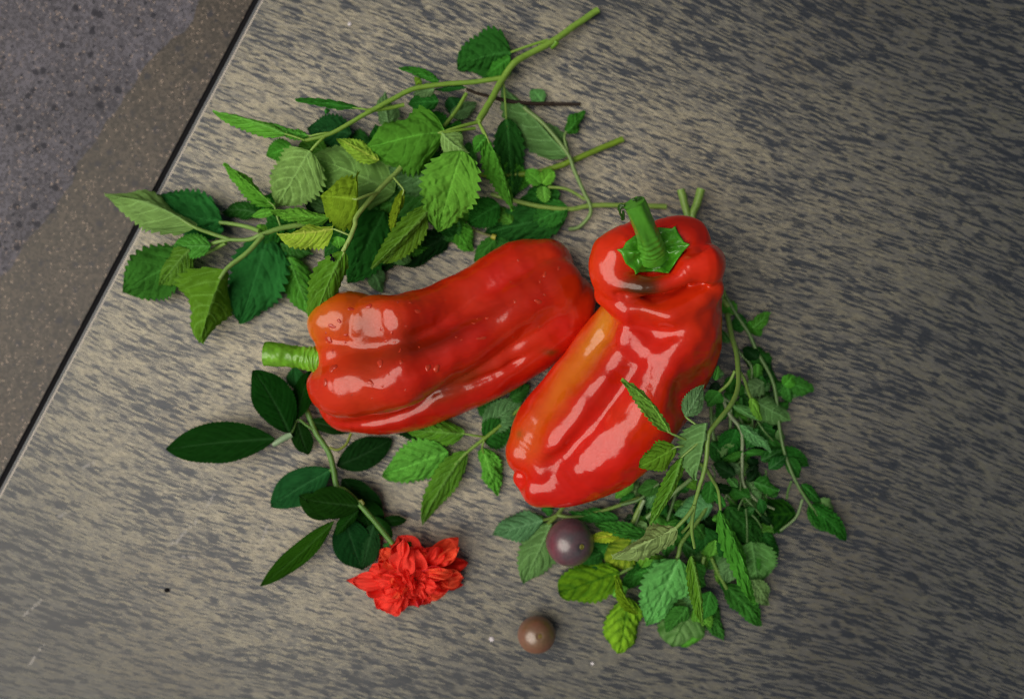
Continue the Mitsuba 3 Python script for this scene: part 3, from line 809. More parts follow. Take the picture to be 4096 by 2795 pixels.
# sprig whose stem shows pale in the middle, with yellowing leaves
S = Sprig('lemon_balm_sprig', 'middle herb sprig with yellow green leaves touching the shoulder of the lying pepper', 'herb', GB, stemcol=(150, 182, 92))
S.stem(V3, [(1760, 215, 22), (1700, 285, 26), (1610, 372, 33), (1485, 520, 42), (1470, 580, 44), (1438, 660, 45), (1400, 730, 44)], 15, r2=12)
S.leaf(V3, (1482, 428, 46), (1268, 410, 31), 196, 'y', al=-28, ar=-24, arch=2, curl=-6, pet=(1612, 385, 34), pr=8, label='yellow leaf with scalloped edge')
S.leaf(V3, (1345, 600, 43), (1022, 632, 37), 118, 'l', al=2, ar=-52, under=True, side=10, pet=(1450, 640, 44), label='pale leaf seen from beneath')
S.leaf(V3, (1410, 728, 44), (1222, 1190, 30), 118, 'o', al=-20, ar=4, under=True, side=-14, arch=3, pet=(1436, 665, 45), label='olive leaf hanging onto the pepper')
S.leaf(V3, (1370, 640, 40), (1380, 715, 36), 45, 'b', al=-10, ar=-10)
S.leaf(V3, (1930, 450, 30), (1565, 822, 24), 80, 'o', al=-50, ar=8, side=18, arch=4, under=True, label='long olive leaf folded along its rib')
S.leaf(V3, (1880, 520, 26), (1640, 800, 20), 85, 'o', al=4, ar=-50, under=True)
S.leaf(V3, (1752, 375, 32), (1688, 640, 28), 62, 'y', al=-70, ar=-5, pet=(1690, 300, 27))
S.done()

# sprig reaching furthest left
S = Sprig('lemon_balm_sprig', 'leftmost herb sprig, one pale leaf reaching over the tabletop edge', 'herb', GB, stemcol=(128, 168, 80))
S.stem(V3, [(1250, 560, 18), (1060, 592, 22), (940, 628, 24), (860, 660, 24), (740, 662, 24)], 17, r2=10)
S.stem(V3, [(940, 636, 25), (850, 735, 27), (738, 822, 29), (690, 890, 30)], 15, r2=12)
S.stem(V3, [(745, 660, 24), (640, 625, 25), (545, 590, 27), (470, 545, 27)], 12, r2=9)
S.stem(V3, [(920, 612, 24), (860, 590, 21), (760, 570, 17), (690, 562, 15)], 13, r2=10)
S.stem(V3, [(740, 662, 22), (660, 680, 20), (575, 718, 17)], 11)
S.stem(V3, [(725, 680, 20), (660, 715, 15), (600, 745, 10)], 11)
S.leaf(V3, (720, 835, 29), (580, 1252, 15), 235, 'o', al=-62, ar=2, under=True, arch=4, curl=-10, label='big olive leaf seen from beneath')
S.leaf(V3, (550, 592, 27), (30, 412, 15), 158, 'p', al=-4, ar=-68, side=-52, under=True, arch=4, label='pale leaf pointing left')
S.leaf(V3, (705, 560, 14), (235, 425, 9), 158, 't', al=-12, ar=10, side=22, arch=3)
S.leaf(V3, (712, 610, 13), (470, 545, 9), 80, 't', al=4, ar=4)
S.leaf(V3, (500, 770, 12), (135, 968, 5), 165, 'm', al=2, ar=8, arch=3, side=-10)
S.leaf(V3, (520, 720, 20), (345, 925, 14), 92, 'o', al=0, ar=4, under=True)
S.leaf(V3, (960, 640, 14), (800, 1140, 5), 180, 't', al=6, ar=10, arch=3, side=24)
S.leaf(V3, (640, 700, 22), (420, 700, 17), 72, 'g', al=2, ar=0, under=True)
S.leaf(V3, (1060, 585, 16), (860, 720, 9), 75, 'm')
S.leaf(V3, (960, 615, 20), (900, 580, 22), 30, 'b')
S.leaf(V3, (1005, 470, 22), (712, 222, 18), 84, 'b', al=-4, ar=-72, side=-12, under=False, pet=(1040, 580, 22))
S.leaf(V3, (1320, 535, 27), (985, 500, 25), 66, 'b', al=2, ar=-20, side=8)
S.leaf(V3, (1010, 500, 22), (872, 528, 20), 26, 'b')
S.leaf(V3, (1090, 760, 12), (1230, 1130, 4), 100, 'g', al=8, ar=6, under=True)
S.leaf(V3, (1050, 580, 12), (1110, 690, 6), 70, 'd')
S.done()

# flat lying sprig inside the heap, with broad leaves
S = Sprig('lemon_balm_sprig', 'herb sprig inside the upper heap, its cut stem ending right of the grey green leaf', 'herb', GB, stemcol=(116, 150, 40))
S.stem(V2, [(1862, 803, 2.5), (1700, 870, 4), (1590, 918, 5), (1480, 962, 5), (1330, 1000, 5), (1100, 1010, 5), (850, 1000, 6), (520, 1050, 8)], 18, r2=14, endcol=(150, 160, 90))
S.leaf(V1, (1700, 1110, 17), (1212, 905, 12), 188, 'p', al=4, ar=6, under=True, arch=3, side=-10, label='broad pale leaf seen from beneath')
S.leaf(V1, (1610, 925, 24), (1368, 800, 22), 66, 'l', al=4, ar=-20)
S.leaf(V1, (1450, 770, 9), (1195, 745, 4), 95, 'q', al=4, ar=4)
S.leaf(V3, (1640, 500, 14), (1430, 915, 6), 150, 'd', al=10, ar=10, arch=3)
S.leaf(V3, (1700, 560, 9), (1590, 860, 3), 120, 'x', al=0, ar=0)
S.leaf(V3, (1930, 340, 20), (1668, 245, 18), 110, 'k', al=2, ar=6, under=True)
S.leaf(V3, (1900, 400, 14), (1560, 430, 8), 120, 'm', under=True)
S.leaf(V1, (1480, 1250, 7), (1180, 1180, 3), 110, 'x')
S.leaf(V1, (1640, 1250, 5), (1420, 1450, 2), 120, 'd')
S.leaf(V1, (1560, 820, 6), (1360, 870, 3), 110, 'd')
S.leaf(V1, (1980, 1000, 10), (1750, 1200, 4), 120, 'd')
S.leaf(V2, (860, 1350, 5), (575, 1530, 1.5), 100, 'x', al=0, ar=0)
rs = np.random.default_rng(3)
for x0, y0, x1, y1, count in ((1250, 800, 1900, 1250, 26), (1500, 640, 2050, 1000, 10), (880, 1200, 1500, 1420, 14), (1950, 1000, 2450, 1350, 10), (1350, 1350, 1750, 1560, 6)):
    for _ in range(count):
        x, y, a, ln, z = rs.uniform(x0, x1), rs.uniform(y0, y1), rs.uniform(0, 6.28), rs.uniform(130, 240), rs.uniform(2, 13)
        S.leaf(V1, (x, y, z), (x + ln * math.cos(a), y + ln * math.sin(a), max(1.5, z - 5)), ln * rs.uniform(0.30, 0.42), ['d', 'm', 'm', 'g', 'd', 'k'][rs.integers(6)], al=rs.uniform(-20, 20), ar=rs.uniform(-20, 20), under=rs.random() < 0.3, side=rs.uniform(-20, 20))
S.leaf(V2, (1395, 1062, 8), (1455, 980, 9), 46, 'b', kind='small', label='small bright leaf')
S.leaf(V2, (1390, 1062, 8), (1300, 985, 9), 46, 'b', kind='small')
S.leaf(V2, (1400, 1070, 8), (1412, 1170, 8), 42, 'b', kind='small')
S.done()

# sprig with a thin stem to the right, behind the heap
S = Sprig('lemon_balm_sprig', 'herb sprig with dark leaves above the lying pepper, stem ending behind the bent stalk', 'herb', GB, stemcol=(128, 160, 72))
S.stem(V2, [(2112, 1192, 2.5), (1900, 1184, 4), (1680, 1185, 6), (1560, 1206, 7), (1380, 1190, 8), (1215, 1150, 9), (1100, 1120, 9)], 15, r2=12, endcol=(150, 150, 80))
S.stem(V2, [(1645, 1150, 7), (1540, 1092, 8), (1430, 1078, 8)], 9)
S.leaf(V2, (1535, 1235, 6), (1060, 1345, 3), 118, 'd', al=6, ar=6)
S.leaf(V2, (1150, 1180, 9), (965, 1290, 4), 88, 'd', al=10, ar=10, kind='balm')
S.leaf(V2, (1540, 1190, 8), (1340, 1290, 5), 78, 'm', al=4, ar=4)
S.leaf(V2, (1500, 1120, 5), (1250, 1170, 3), 90, 'd')
S.leaf(V2, (1130, 1370, 4), (1005, 1510, 2), 46, 'm', kind='small')
S.leaf(V2, (1210, 1390, 4), (1120, 1430, 3), 40, 'd', kind='small')
S.leaf(V2, (900, 1340, 4), (880, 1400, 2), 30, 'd', kind='small')
S.stem(V2, [(955, 1305, 4), (1050, 1345, 5), (1115, 1366, 5)], 7, col=(110, 120, 60))
S.stem(V2, [(1105, 1362, 5), (1128, 1370, 5)], 16, col=(170, 170, 60))
S.done()

# grey-green single leaf on a long stalk
S = Sprig('lemon_balm_sprig', 'single broad grey green leaf on a long curved stalk, rightmost in the upper heap', 'herb', GB, stemcol=(118, 150, 84))
S.stem(V2, [(1290, 620, 9), (1420, 730, 9), (1545, 890, 9), (1582, 985, 9), (1638, 1110, 8), (1672, 1180, 7), (1672, 1240, 5), (1612, 1308, 3), (1550, 1322, 2)], 12, r2=11)
S.leaf(V2, (1548, 900, 8), (1165, 500, 4), 172, 'k', al=2, ar=-46, under=True, arch=2)
S.leaf(V2, (1400, 595, 3), (1338, 515, 2), 46, 'k', kind='small')
S.leaf(V2, (1535, 770, 7), (1645, 640, 4), 60, 'm', al=0, ar=-20)
S.stem(V2, [(1545, 880, 9), (1525, 800, 8), (1535, 760, 7)], 8)
S.done()

t = thing('twig', 'thin dark brown twig sticking out of the upper herb heap', 'twig')
part('stem', t, shape(tube([V2(x, y, z) for x, y, z in ((960, 515, 12), (1010, 535, 11), (1100, 560, 9), (1250, 592, 6), (1440, 600, 3), (1618, 602, 2))], [V2.m(9), V2.m(9), V2.m(11), V2.m(12), V2.m(11), V2.m(9)], alb(46, 34, 26), ribs=0.5), 'stem_skin'))

# ------------------------------------------------------------------ leaves under the lying pepper
S = Sprig('lemon_balm_sprig', 'herb sprig poking out from under the lying pepper, between the rose and the folded pepper', 'herb', GB, stemcol=(120, 160, 60))
S.stem(V6, [(2140, 330, 5), (2060, 400, 7), (1935, 505, 10), (1825, 592, 11), (1760, 660, 11)], 14, r2=8)
S.leaf(V6, (1720, 588, 8), (1340, 720, 3), 132, 'b', al=6, ar=12, arch=3, label='bright leaf with ribbed veins')
S.leaf(V6, (1810, 482, 11), (1470, 455, 9), 92, 'o', al=0, ar=-10, under=True, arch=3, pet=(1930, 500, 10))
S.leaf(V6, (1830, 580, 11), (1570, 998, 4), 80, 'o', al=-30, ar=6, under=True, side=-22, arch=3)
S.leaf(V6, (1915, 565, 9), (2008, 838, 3), 78, 'b', al=2, ar=-10, arch=2, pet=(1930, 510, 10))
S.leaf(V6, (1925, 520, 9), (2075, 430, 6), 95, 'd', al=4, ar=4)
S.leaf(V4, (1290, 1430, 8), (1560, 1230, 6), 105, 'k', al=4, ar=4, under=True)
S.leaf(V4, (1400, 1330, 6), (1250, 1230, 4), 90, 'd')
S.leaf(V4, (1480, 1230, 8), (1620, 1130, 6), 60, 'd')
S.leaf(V4, (1300, 1450, 9), (1440, 1540, 5), 60, 'd', under=False)
S.leaf(V4, (950, 1440, 5), (650, 1440, 3), 80, 'x')
S.done()

# ------------------------------------------------------------------ rose
S = Sprig('rose', 'red rose with dark green leaves lying below the lying pepper', 'rose', bsdf='rose_leaf_skin', stemcol=(92, 140, 62))
S.stem(V6, [(895, 320, 8), (930, 410, 9), (962, 485, 10), (1030, 585, 12), (1060, 690, 14), (1080, 790, 16), (1130, 812, 17), (1215, 895, 18), (1300, 992, 18), (1400, 1115, 17)], 17, r2=15)
S.stem(V6, [(960, 470, 10), (900, 430, 11), (850, 400, 12), (812, 480, 13), (720, 535, 14)], 9, r2=8)
S.stem(V6, [(1035, 560, 12), (1080, 575, 12), (1130, 545, 11), (1160, 480, 9)], 8, col=(130, 150, 60))
S.stem(V6, [(1075, 700, 14), (1040, 692, 12)], 9)
S.stem(V6, [(1200, 880, 18), (1220, 868, 18), (1232, 890, 18)], 10, col=(120, 130, 60))
S.stem(V6, [(815, 485, 13), (760, 515, 14), (710, 545, 14)], 20, r2=16, col=(150, 180, 140))
R = dict(kind='rose', curl=-8)
S.leaf(V6, (722, 512, 16), (88, 574, 8), 118, 'r', al=4, ar=8, arch=3, side=-14, **R)
S.leaf(V6, (802, 478, 15), (594, 116, 14), 118, (20, 62, 16), al=6, ar=2, side=-22, **R)
S.leaf(V6, (838, 402, 13), (925, 112, 8), 66, (20, 58, 14), al=-10, ar=6, **R)
S.leaf(V6, (848, 412, 12), (912, 606, 6), 64, (18, 50, 14), al=0, ar=8, **R)
S.leaf(V6, (905, 408, 10), (1175, 465, 4), 44, (22, 56, 20), **R)
S.leaf(V6, (1075, 668, 10), (1395, 512, 3), 92, (22, 58, 24), al=4, ar=0, side=-10, **R)
S.leaf(V6, (1045, 690, 12), (695, 902, 3), 104, (34, 90, 48), al=2, ar=10, side=-8, **R)
S.leaf(V6, (1212, 902, 19), (900, 862, 18), 96, (24, 60, 14), al=-4, ar=4, **R)
S.leaf(V6, (1050, 965, 14), (862, 835, 11), 66, (22, 56, 14), **R)
S.leaf(V6, (1205, 915, 17), (1068, 1070, 12), 46, (24, 60, 14), al=-40, ar=0, **R)
S.leaf(V6, (1105, 742, 10), (1340, 985, 4), 92, (20, 52, 18), **R)
S.leaf(V6, (1062, 985, 15), (634, 1360, 8), 64, (38, 80, 18), al=-18, ar=2, side=14, arch=3, **R)
S.leaf(V6, (1120, 960, 9), (1222, 1270, 2), 118, (24, 62, 26), al=10, ar=4, **R)
S.leaf(V6, (1290, 1000, 9), (1225, 1262, 3), 70, (28, 68, 34), al=8, ar=-10, **R)
S.leaf(V6, (1330, 985, 8), (1482, 978, 4), 32, (22, 60, 18), **R)
S.leaf(V6, (1200, 850, 8), (1290, 1080, 3), 110, (20, 52, 16), **R)
S.leaf(V6, (850, 230, 5), (830, 95, 3), 50, 't', **R)
S.leaf(V6, (1290, 960, 9), (1400, 1080, 6), 40, (22, 56, 18), **R)
S.done()
rose = S.key


def petal(base, tip, W, tone, al, ar, arch=2, curl=25, side=0, seed=0, cup=0.0):
    B, Tp, W = V9(*base), V9(*tip), V9.m(W, base[2])
    L = np.linalg.norm(Tp - B)
    ns, nt = 34, 29
    rs = np.random.default_rng(900 + seed)
    d0 = (Tp - B) / L
    l0 = np.cross([0, 0, 1.0], d0); l0 /= np.linalg.norm(l0) + 1e-9
    C = (B + Tp) / 2 + np.array([0, 0, arch * 1.6e-3]) + l0 * V9.m(side)
    s = np.linspace(0, 1, ns)
    M = ((1 - s) ** 2)[:, None] * B + (2 * s * (1 - s))[:, None] * C + (s ** 2)[:, None] * Tp
    D = np.gradient(M, axis=0); D /= np.linalg.norm(D, axis=1, keepdims=True)
    l = np.cross([0, 0, 1.0], D); l /= np.linalg.norm(l, axis=1, keepdims=True) + 1e-9
    n = np.cross(D, l)
    Sg, Tt = np.meshgrid(s, np.linspace(-1, 1, nt), indexing='ij')
    A = np.abs(Tt)
    f = (0.30 + 0.70 * np.sin(np.pi * np.clip(Sg * 0.62, 0, 1)) ** 1.2) * np.sqrt(np.clip(1 - Sg ** 5, 0, 1)) * (1 - 0.0 * Sg)
    ruf = meshkit.fbm(np.stack([Sg * 1.9, Tt * 2.1, np.full_like(Sg, seed * 1.9)], -1), 2, seed)
    off = W * f * A * (1 + 0.25 * (ruf - 0.5))
    ang = np.radians(np.where(Tt > 0, al, ar)) + np.radians(curl) * A ** 2
    P = M[:, None] + (np.sign(Tt) * off * np.cos(ang))[..., None] * l[:, None] + (off * np.sin(ang))[..., None] * n[:, None]
    lip = np.clip((Sg - 0.72) / 0.28, 0, 1) ** 2
    P = P - (0.16 * L * A ** 2.4 * Sg ** 2)[..., None] * D[:, None]
    h = (ruf - 0.5) * 0.0105 * np.clip(Sg * 1.6, 0, 1) - cup * 1e-3 * lip + 0.0012 * np.sin(Tt * 7 + seed) * Sg * A
    P = P + h[..., None] * np.array([0, 0, 1.0])
    P[..., 2] = np.maximum(P[..., 2], 0.0012)
    base_c = np.asarray(alb(tone))
    streak = meshkit.fbm(np.stack([Sg * 1.5, Tt * 14, np.full_like(Sg, seed)], -1), 3, seed + 5)
    c = base_c * 1.35 * (0.86 + 0.28 * streak)[..., None]
    edge = np.clip((np.maximum(Sg, A * 0.98) - 0.86) / 0.14, 0, 1)[..., None]
    c = c * (1 - 0.30 * edge) + np.asarray(alb(240, 70, 66)) * 0.30 * edge
    return P.reshape(-1, 3), grid_faces(ns, nt), c.reshape(-1, 3)


fl = part('flower', rose, shape(tube([V9(820, 260, 17), V9(930, 380, 16), V9(1050, 520, 14), V9(1150, 650, 13)], [V9.m(28), V9.m(80), V9.m(110), V9.m(60)], alb(190, 26, 18), sides=14), 'petal_skin'), 'ruffled red bloom')
RED, ORG, DRK, PNK = (250, 76, 64), (250, 96, 66), (222, 48, 38), (250, 78, 84)
PET = [((1250, 560, 10), (930, 170, 14), 330, RED, 10, 6, 3), ((1050, 620, 10), (640, 400, 10), 230, ORG, 4, 10, 3), ((1350, 640, 8), (1880, 170, 12), 240, ORG, 12, 4, 4),
       ((1350, 700, 7), (2030, 575, 7), 200, DRK, 0, 0, 2), ((1450, 800, 7), (1960, 800, 8), 210, ORG, 8, 8, 3), ((1400, 850, 6), (1960, 930, 4), 110, DRK, 0, 0, 2), ((1350, 850, 7), (1690, 1050, 8), 200, ORG, 6, 0, 3),
       ((1300, 900, 6), (1590, 1060, 7), 200, RED, 4, 4, 3), ((1250, 900, 6), (1440, 1215, 5), 150, RED, 0, 0, 3), ((1150, 900, 8), (1270, 1245, 9), 170, PNK, 10, -20, 3),
       ((1050, 950, 8), (1090, 1260, 7), 220, RED, 8, 8, 3), ((950, 950, 8), (750, 1390, 5), 240, RED, 8, -8, 4), ((900, 900, 9), (605, 1255, 7), 200, RED, 10, 0, 3),
       ((1000, 780, 11), (130, 860, 12), 170, RED, -30, -58, 6), ((1000, 820, 10), (410, 985, 8), 190, RED, 6, 6, 4), ((950, 900, 9), (480, 1060, 6), 150, RED, 0, 0, 3),
       ((1080, 860, 14), (530, 830, 15), 130, RED, -30, -40, 5), ((1100, 900, 15), (690, 980, 15), 150, RED, 4, -20, 5), ((1150, 950, 16), (650, 1150, 13), 150, RED, 14, -10, 5),
       ((1120, 900, 17), (850, 1110, 17), 110, ORG, 20, -30, 4), ((1080, 1000, 14), (925, 1365, 11), 120, RED, -38, -30, 4), ((1200, 950, 14), (1100, 1170, 14), 150, DRK, 14, 14, 3),
       ((1230, 900, 14), (1330, 1130, 14), 130, RED, 20, -10, 3), ((1300, 860, 14), (1530, 900, 14), 120, RED, 10, 0, 3), ((1300, 800, 14), (1480, 1000, 13), 140, RED, 0, 10, 3),
       ((1300, 760, 17), (1650, 790, 18), 95, RED, -10, 20, 4), ((1330, 700, 17), (1840, 730, 18), 100, ORG, -46, -30, 5), ((1290, 680, 17), (1640, 660, 17), 90, PNK, 0, -20, 3),
       ((1420, 590, 16), (1600, 340, 19), 190, RED, 20, 6, 4), ((1480, 560, 17), (1900, 330, 19), 130, ORG, 20, -26, 4), ((1400, 580, 15), (1240, 450, 18), 130, ORG, 14, 0, 3), ((1560, 560, 15), (1740, 500, 18), 110, RED, 10, 0, 3),
       ((1120, 360, 20), (930, 735, 21), 250, RED, -16, -22, 6), ((1180, 380, 19), (1190, 700, 19), 260, RED, -10, -8, 6), ((1000, 560, 21), (1035, 185, 23), 120, RED, -44, -20, 4),
       ((1165, 1000, 18), (1035, 650, 24), 80, RED, -30, 20, 3), ((1160, 760, 19), (1180, 1060, 18), 80, RED, 20, -40, 3), ((900, 640, 19), (740, 520, 20), 110, ORG, 0, 0, 3)]
PET += [((900, 640, 12), (480, 720, 12), 170, RED, 8, 4, 3), ((1000, 620, 11), (620, 620, 10), 190, ORG, 8, 4, 3), ((1250, 620, 12), (1290, 300, 13), 180, RED, 10, 10, 3), ((1300, 640, 12), (1480, 330, 13), 170, RED, 10, 8, 3),
        ((1150, 800, 12), (1180, 560, 14), 150, RED, 10, -10, 3), ((1250, 820, 13), (1420, 640, 14), 150, RED, 10, -10, 3), ((1350, 860, 8), (1750, 960, 8), 180, RED, 8, 0, 3), ((1200, 900, 8), (1400, 1180, 7), 170, RED, 8, 0, 3), ((1050, 900, 8), (850, 1290, 7), 200, RED, 8, 0, 3)]
rs = np.random.default_rng(21)
for k in range(22):                                   # the crowded middle
    a = rs.uniform(-0.5, 3.7)
    r0, r1 = rs.uniform(20, 120), rs.uniform(230, 430)
    c = (1180, 840)
    PET.append(((c[0] + r0 * math.cos(a), c[1] + 0.7 * r0 * math.sin(a), rs.uniform(9, 15)), (c[0] + r1 * math.cos(a), c[1] + 0.85 * r1 * math.sin(a), rs.uniform(9, 21)), rs.uniform(70, 150),
                [RED, RED, ORG, PNK][rs.integers(4)], rs.uniform(-50, 40), rs.uniform(-50, 40), rs.uniform(2, 6)))
for i, (b, tp, w, tone, al, ar, arch) in enumerate(PET):
    part('petal', fl, shape(petal(b, tp, w, tone, al, ar, arch, seed=i, cup=[0, 2.5, -2, 1, -1.5][i % 5]), 'petal_skin'))
for i, (a, b) in enumerate((((820, 270, 16), (700, 330, 12)), ((860, 280, 17), (1290, 290, 8)))):
    part('sepal', fl, shape(leaf_mesh(V9(*a), V9(*b), V9.m(34), 'd', 10, 10, 0.001, 0, 'rose', False, 0, 40 + i), 'leaf_skin'))

# ------------------------------------------------------------------ the two small dark tomatoes
def tomato(V, x, y, r, name_label, scar, c1, c2, scarcol, seed, zlift=0.0):
    import trimesh
    K = thing('cherry_tomato', name_label, 'tomato', 'small dark tomatoes')
    R = V.m(r, 9)
    s = trimesh.creation.icosphere(subdivisions=5, radius=1.0)
    c = V(x, y, R * 1000 * 0.97 + zlift)
    q = np.array(s.vertices)
    sc = V(scar[0], scar[1], R * 1900 + zlift)
    d = (sc - c) / np.linalg.norm(sc - c)
    k = q @ d
    rad = 1 + 0.07 * (meshkit.fbm(q * 0.9 + seed, 2, seed) - 0.5) - 0.035 * np.exp(-((1 - k) / 0.018) ** 2) - 0.03 * k ** 2
    P = c + R * q * rad[:, None]
    n = meshkit.fbm(q * 1.6 + seed * 3, 4, seed)
    m = np.clip((k * 0.55 + 0.35 + 1.3 * (n - 0.5)), 0, 1)[:, None]
    col = np.asarray(alb(c1)) * (1 - m) + np.asarray(alb(c2)) * m
    col = col * (0.8 + 0.4 * meshkit.fbm(q * 14, 2, 3))[:, None]
    part('body', K, mikit.ply((P, np.array(s.faces)), 'tomato_skin', smooth=True, color=np.clip(col, 0, 1)))
    ring = trimesh.creation.torus(0.085 * R, 0.028 * R, major_sections=24, minor_sections=10)
    disc = trimesh.creation.icosphere(subdivisions=2, radius=0.055 * R)
    disc.apply_scale([1, 1, 0.4])
    both = trimesh.util.concatenate([ring, disc])
    up = trimesh.geometry.align_vectors([0, 0, 1], d)
    both.apply_transform(up)
    both.apply_translation(c + d * R * 0.945)
    sc_c = np.repeat(np.asarray(alb(scarcol))[None], len(both.vertices), 0)
    part('stem_scar', K, mikit.ply((np.array(both.vertices), np.array(both.faces)), 'stem_skin', smooth=True, color=sc_c))


tomato(V7, 680, 478, 168, 'dark purple cherry tomato lying on the herb leaves', (775, 515), (116, 58, 72), (84, 78, 84), (124, 124, 52), 1, 4.0)
tomato(V7, 440, 1138, 133, 'small brown cherry tomato lying alone on the tabletop', (466, 1150), (136, 84, 70), (122, 96, 70), (132, 112, 52), 2)

# ------------------------------------------------------------------ herbs below and right of the folded pepper
GC = 'herb sprigs by the folded pepper'
S = Sprig('lemon_balm_sprig', 'tall herb sprig bending over the folded pepper, its leaves lying on the red skin', 'herb', GC, stemcol=(116, 152, 70))
S.stem(V8, [(735, 230, 12), (757, 340, 22), (786, 450, 34), (796, 545, 44), (795, 650, 54), (758, 742, 62), (690, 830, 68), (632, 905, 72), (620, 970, 72), (614, 1060, 71), (598, 1140, 69), (570, 1230, 66), (545, 1320, 62)], 15, r2=10)
S.stem(V7, [(1569, 210, 62), (1555, 300, 59), (1550, 400, 56), (1570, 520, 52)], 15, r2=10)
S.stem(V7, [(1572, 215, 61), (1520, 290, 62), (1440, 375, 62)], 15, r2=12)
S.stem(V7, [(1548, 330, 58), (1520, 370, 55), (1480, 410, 52)], 10)
S.stem(V7, [(1590, -90, 69), (1640, -60, 66), (1690, 20, 61), (1738, 110, 56), (1756, 245, 52)], 13, r2=10)
S.stem(V8, [(778, 552, 44), (745, 620, 41), (690, 672, 36)], 9)
S.stem(V8, [(800, 548, 44), (832, 600, 41), (850, 660, 36), (868, 705, 33)], 9)
S.leaf(V8, (402, 908, 76), (122, 603, 74), 72, 'b', al=-4, ar=-72, side=-34, arch=4, pet=(495, 948, 73), label='narrow leaf over the red skin')
S.leaf(V8, (440, 990, 73), (222, 1110, 69), 92, 'o', al=4, ar=4, pet=(480, 985, 73), label='scalloped olive leaf')
S.leaf(V8, (470, 1052, 70), (288, 1425, 58), 66, 'o', al=-30, ar=4, side=22, arch=2, pet=(600, 930, 72), under=True)
S.leaf(V8, (612, 852, 74), (548, 1180, 66), 148, 'k', al=-74, ar=-8, under=True, arch=3, label='grey green leaf facing the stem')
S.leaf(V8, (492, 815, 70), (592, 636, 62), 62, 'k', al=2, ar=-16, under=True, pet=(610, 905, 72))
S.leaf(V8, (690, 672, 36), (615, 755, 26), 56, 'm', al=6, ar=-10)
S.leaf(V8, (662, 610, 33), (680, 520, 34), 18, 'm', kind='small')
S.leaf(V8, (866, 702, 33), (935, 838, 28), 38, 'b', al=-20, ar=10, kind='small')
S.leaf(V7, (1440, 375, 62), (985, 585, 44), 205, 'p', al=-14, ar=-70, under=True, side=-12, arch=5, label='large pale leaf with raised net of veins')
S.leaf(V7, (1545, 575, 52), (1622, 1070, 34), 78, 'o', al=-50, ar=-4, under=True, side=14, arch=3, label='narrow olive leaf hanging down')
S.leaf(V7, (1750, 250, 52), (2000, 925, 30), 118, 'g', al=-72, ar=2, side=26, arch=5, label='long leaf folded along its rib')
S.leaf(V7, (1790, 230, 44), (1700, 120, 40), 30, 'm', kind='small')
S.done()

S = Sprig('lemon_balm_sprig', 'lowest herb sprig with broad ribbed leaves, the frontmost one bright yellow green', 'herb', GC, stemcol=(110, 148, 66))
S.stem(V7, [(1700, 150, 14), (1600, 320, 17), (1480, 480, 19), (1440, 600, 20), (1300, 760, 16), (1180, 860, 12)], 14)
S.stem(V7, [(1130, 650, 8), (1060, 690, 8), (1010, 715, 8)], 11)
S.stem(V7, [(1640, 580, 12), (1615, 690, 11), (1590, 800, 9), (1555, 900, 8)], 14)
S.stem(V7, [(1690, 590, 12), (1740, 700, 10), (1800, 810, 8)], 13)
S.leaf(V7, (1035, 690, 9), (600, 838, 4), 150, (106, 156, 30), al=6, ar=10, kind='round', label='yellow leaf with green veins')
S.leaf(V7, (1095, 870, 12), (1030, 1275, 4), 148, (150, 200, 50), al=10, ar=6, kind='round', arch=3, label='bright yellow green leaf')
S.leaf(V7, (1168, 985, 18), (1008, 712, 22), 66, 'y', al=-4, ar=-60, side=26)
S.leaf(V7, (1460, 600, 22), (1232, 1072, 10), 182, (96, 170, 80), al=8, ar=8, arch=3, label='mid green leaf with net of veins')
S.leaf(V7, (1560, 880, 8), (1400, 1215, 4), 178, 'p', al=4, ar=2, under=True, kind='round')
S.leaf(V7, (1640, 1110, 4), (1470, 1228, 2), 50, 'g')
S.leaf(V7, (1975, 470, 8), (2020, 795, 3), 162, 'k', al=2, ar=2, under=True)
S.leaf(V7, (1800, 225, 14), (2035, 490, 8), 140, 'd', al=4, ar=4)
S.leaf(V7, (1780, 790, 8), (2045, 1080, 3), 92, 'm', al=2, ar=-10, side=20)
S.leaf(V7, (1625, 900, 4), (1780, 1185, 2), 70, 'm', al=0, ar=0)
S.leaf(V7, (1640, 370, 10), (1640, 590, 5), 100, 'd')
S.leaf(V7, (1780, 500, 6), (1590, 560, 3), 50, 'k', under=True)
S.leaf(V7, (2060, 400, 5), (2150, 600, 2), 80, 'd')
S.leaf(V7, (1300, 650, 15), (1125, 712, 11), 45, 'm', al=30, ar=-10)
S.leaf(V7, (1330, 620, 14), (1180, 680, 10), 50, 'b')
S.leaf(V7, (980, 860, 8), (1090, 800, 10), 45, 'b', kind='small')
S.leaf(V7, (1700, 900, 3), (1690, 1030, 2), 60, 'd')
S.leaf(V7, (1260, 640, 6), (1050, 800, 2), 80, 'd')
rs = np.random.default_rng(11)
for x0, y0, x1, y1, count in ((1150, 120, 1750, 420, 16), (1500, 420, 2050, 760, 12), (1150, 420, 1500, 700, 8), (1480, 760, 1700, 1000, 4)):
    for _ in range(count):
        x, y, a, ln, z = rs.uniform(x0, x1), rs.uniform(y0, y1), rs.normal(1.5, 0.8), rs.uniform(130, 250), rs.uniform(5, 18)
        S.leaf(V7, (x, y, z), (x + ln * math.cos(a), y + ln * math.sin(a), max(2, z - 6)), ln * rs.uniform(0.32, 0.45), ['d', 'm', 'm', 'g', 'k', 'b'][rs.integers(6)], al=rs.uniform(-20, 20), ar=rs.uniform(-20, 20), under=rs.random() < 0.3, side=rs.uniform(-15, 15))
S.done()

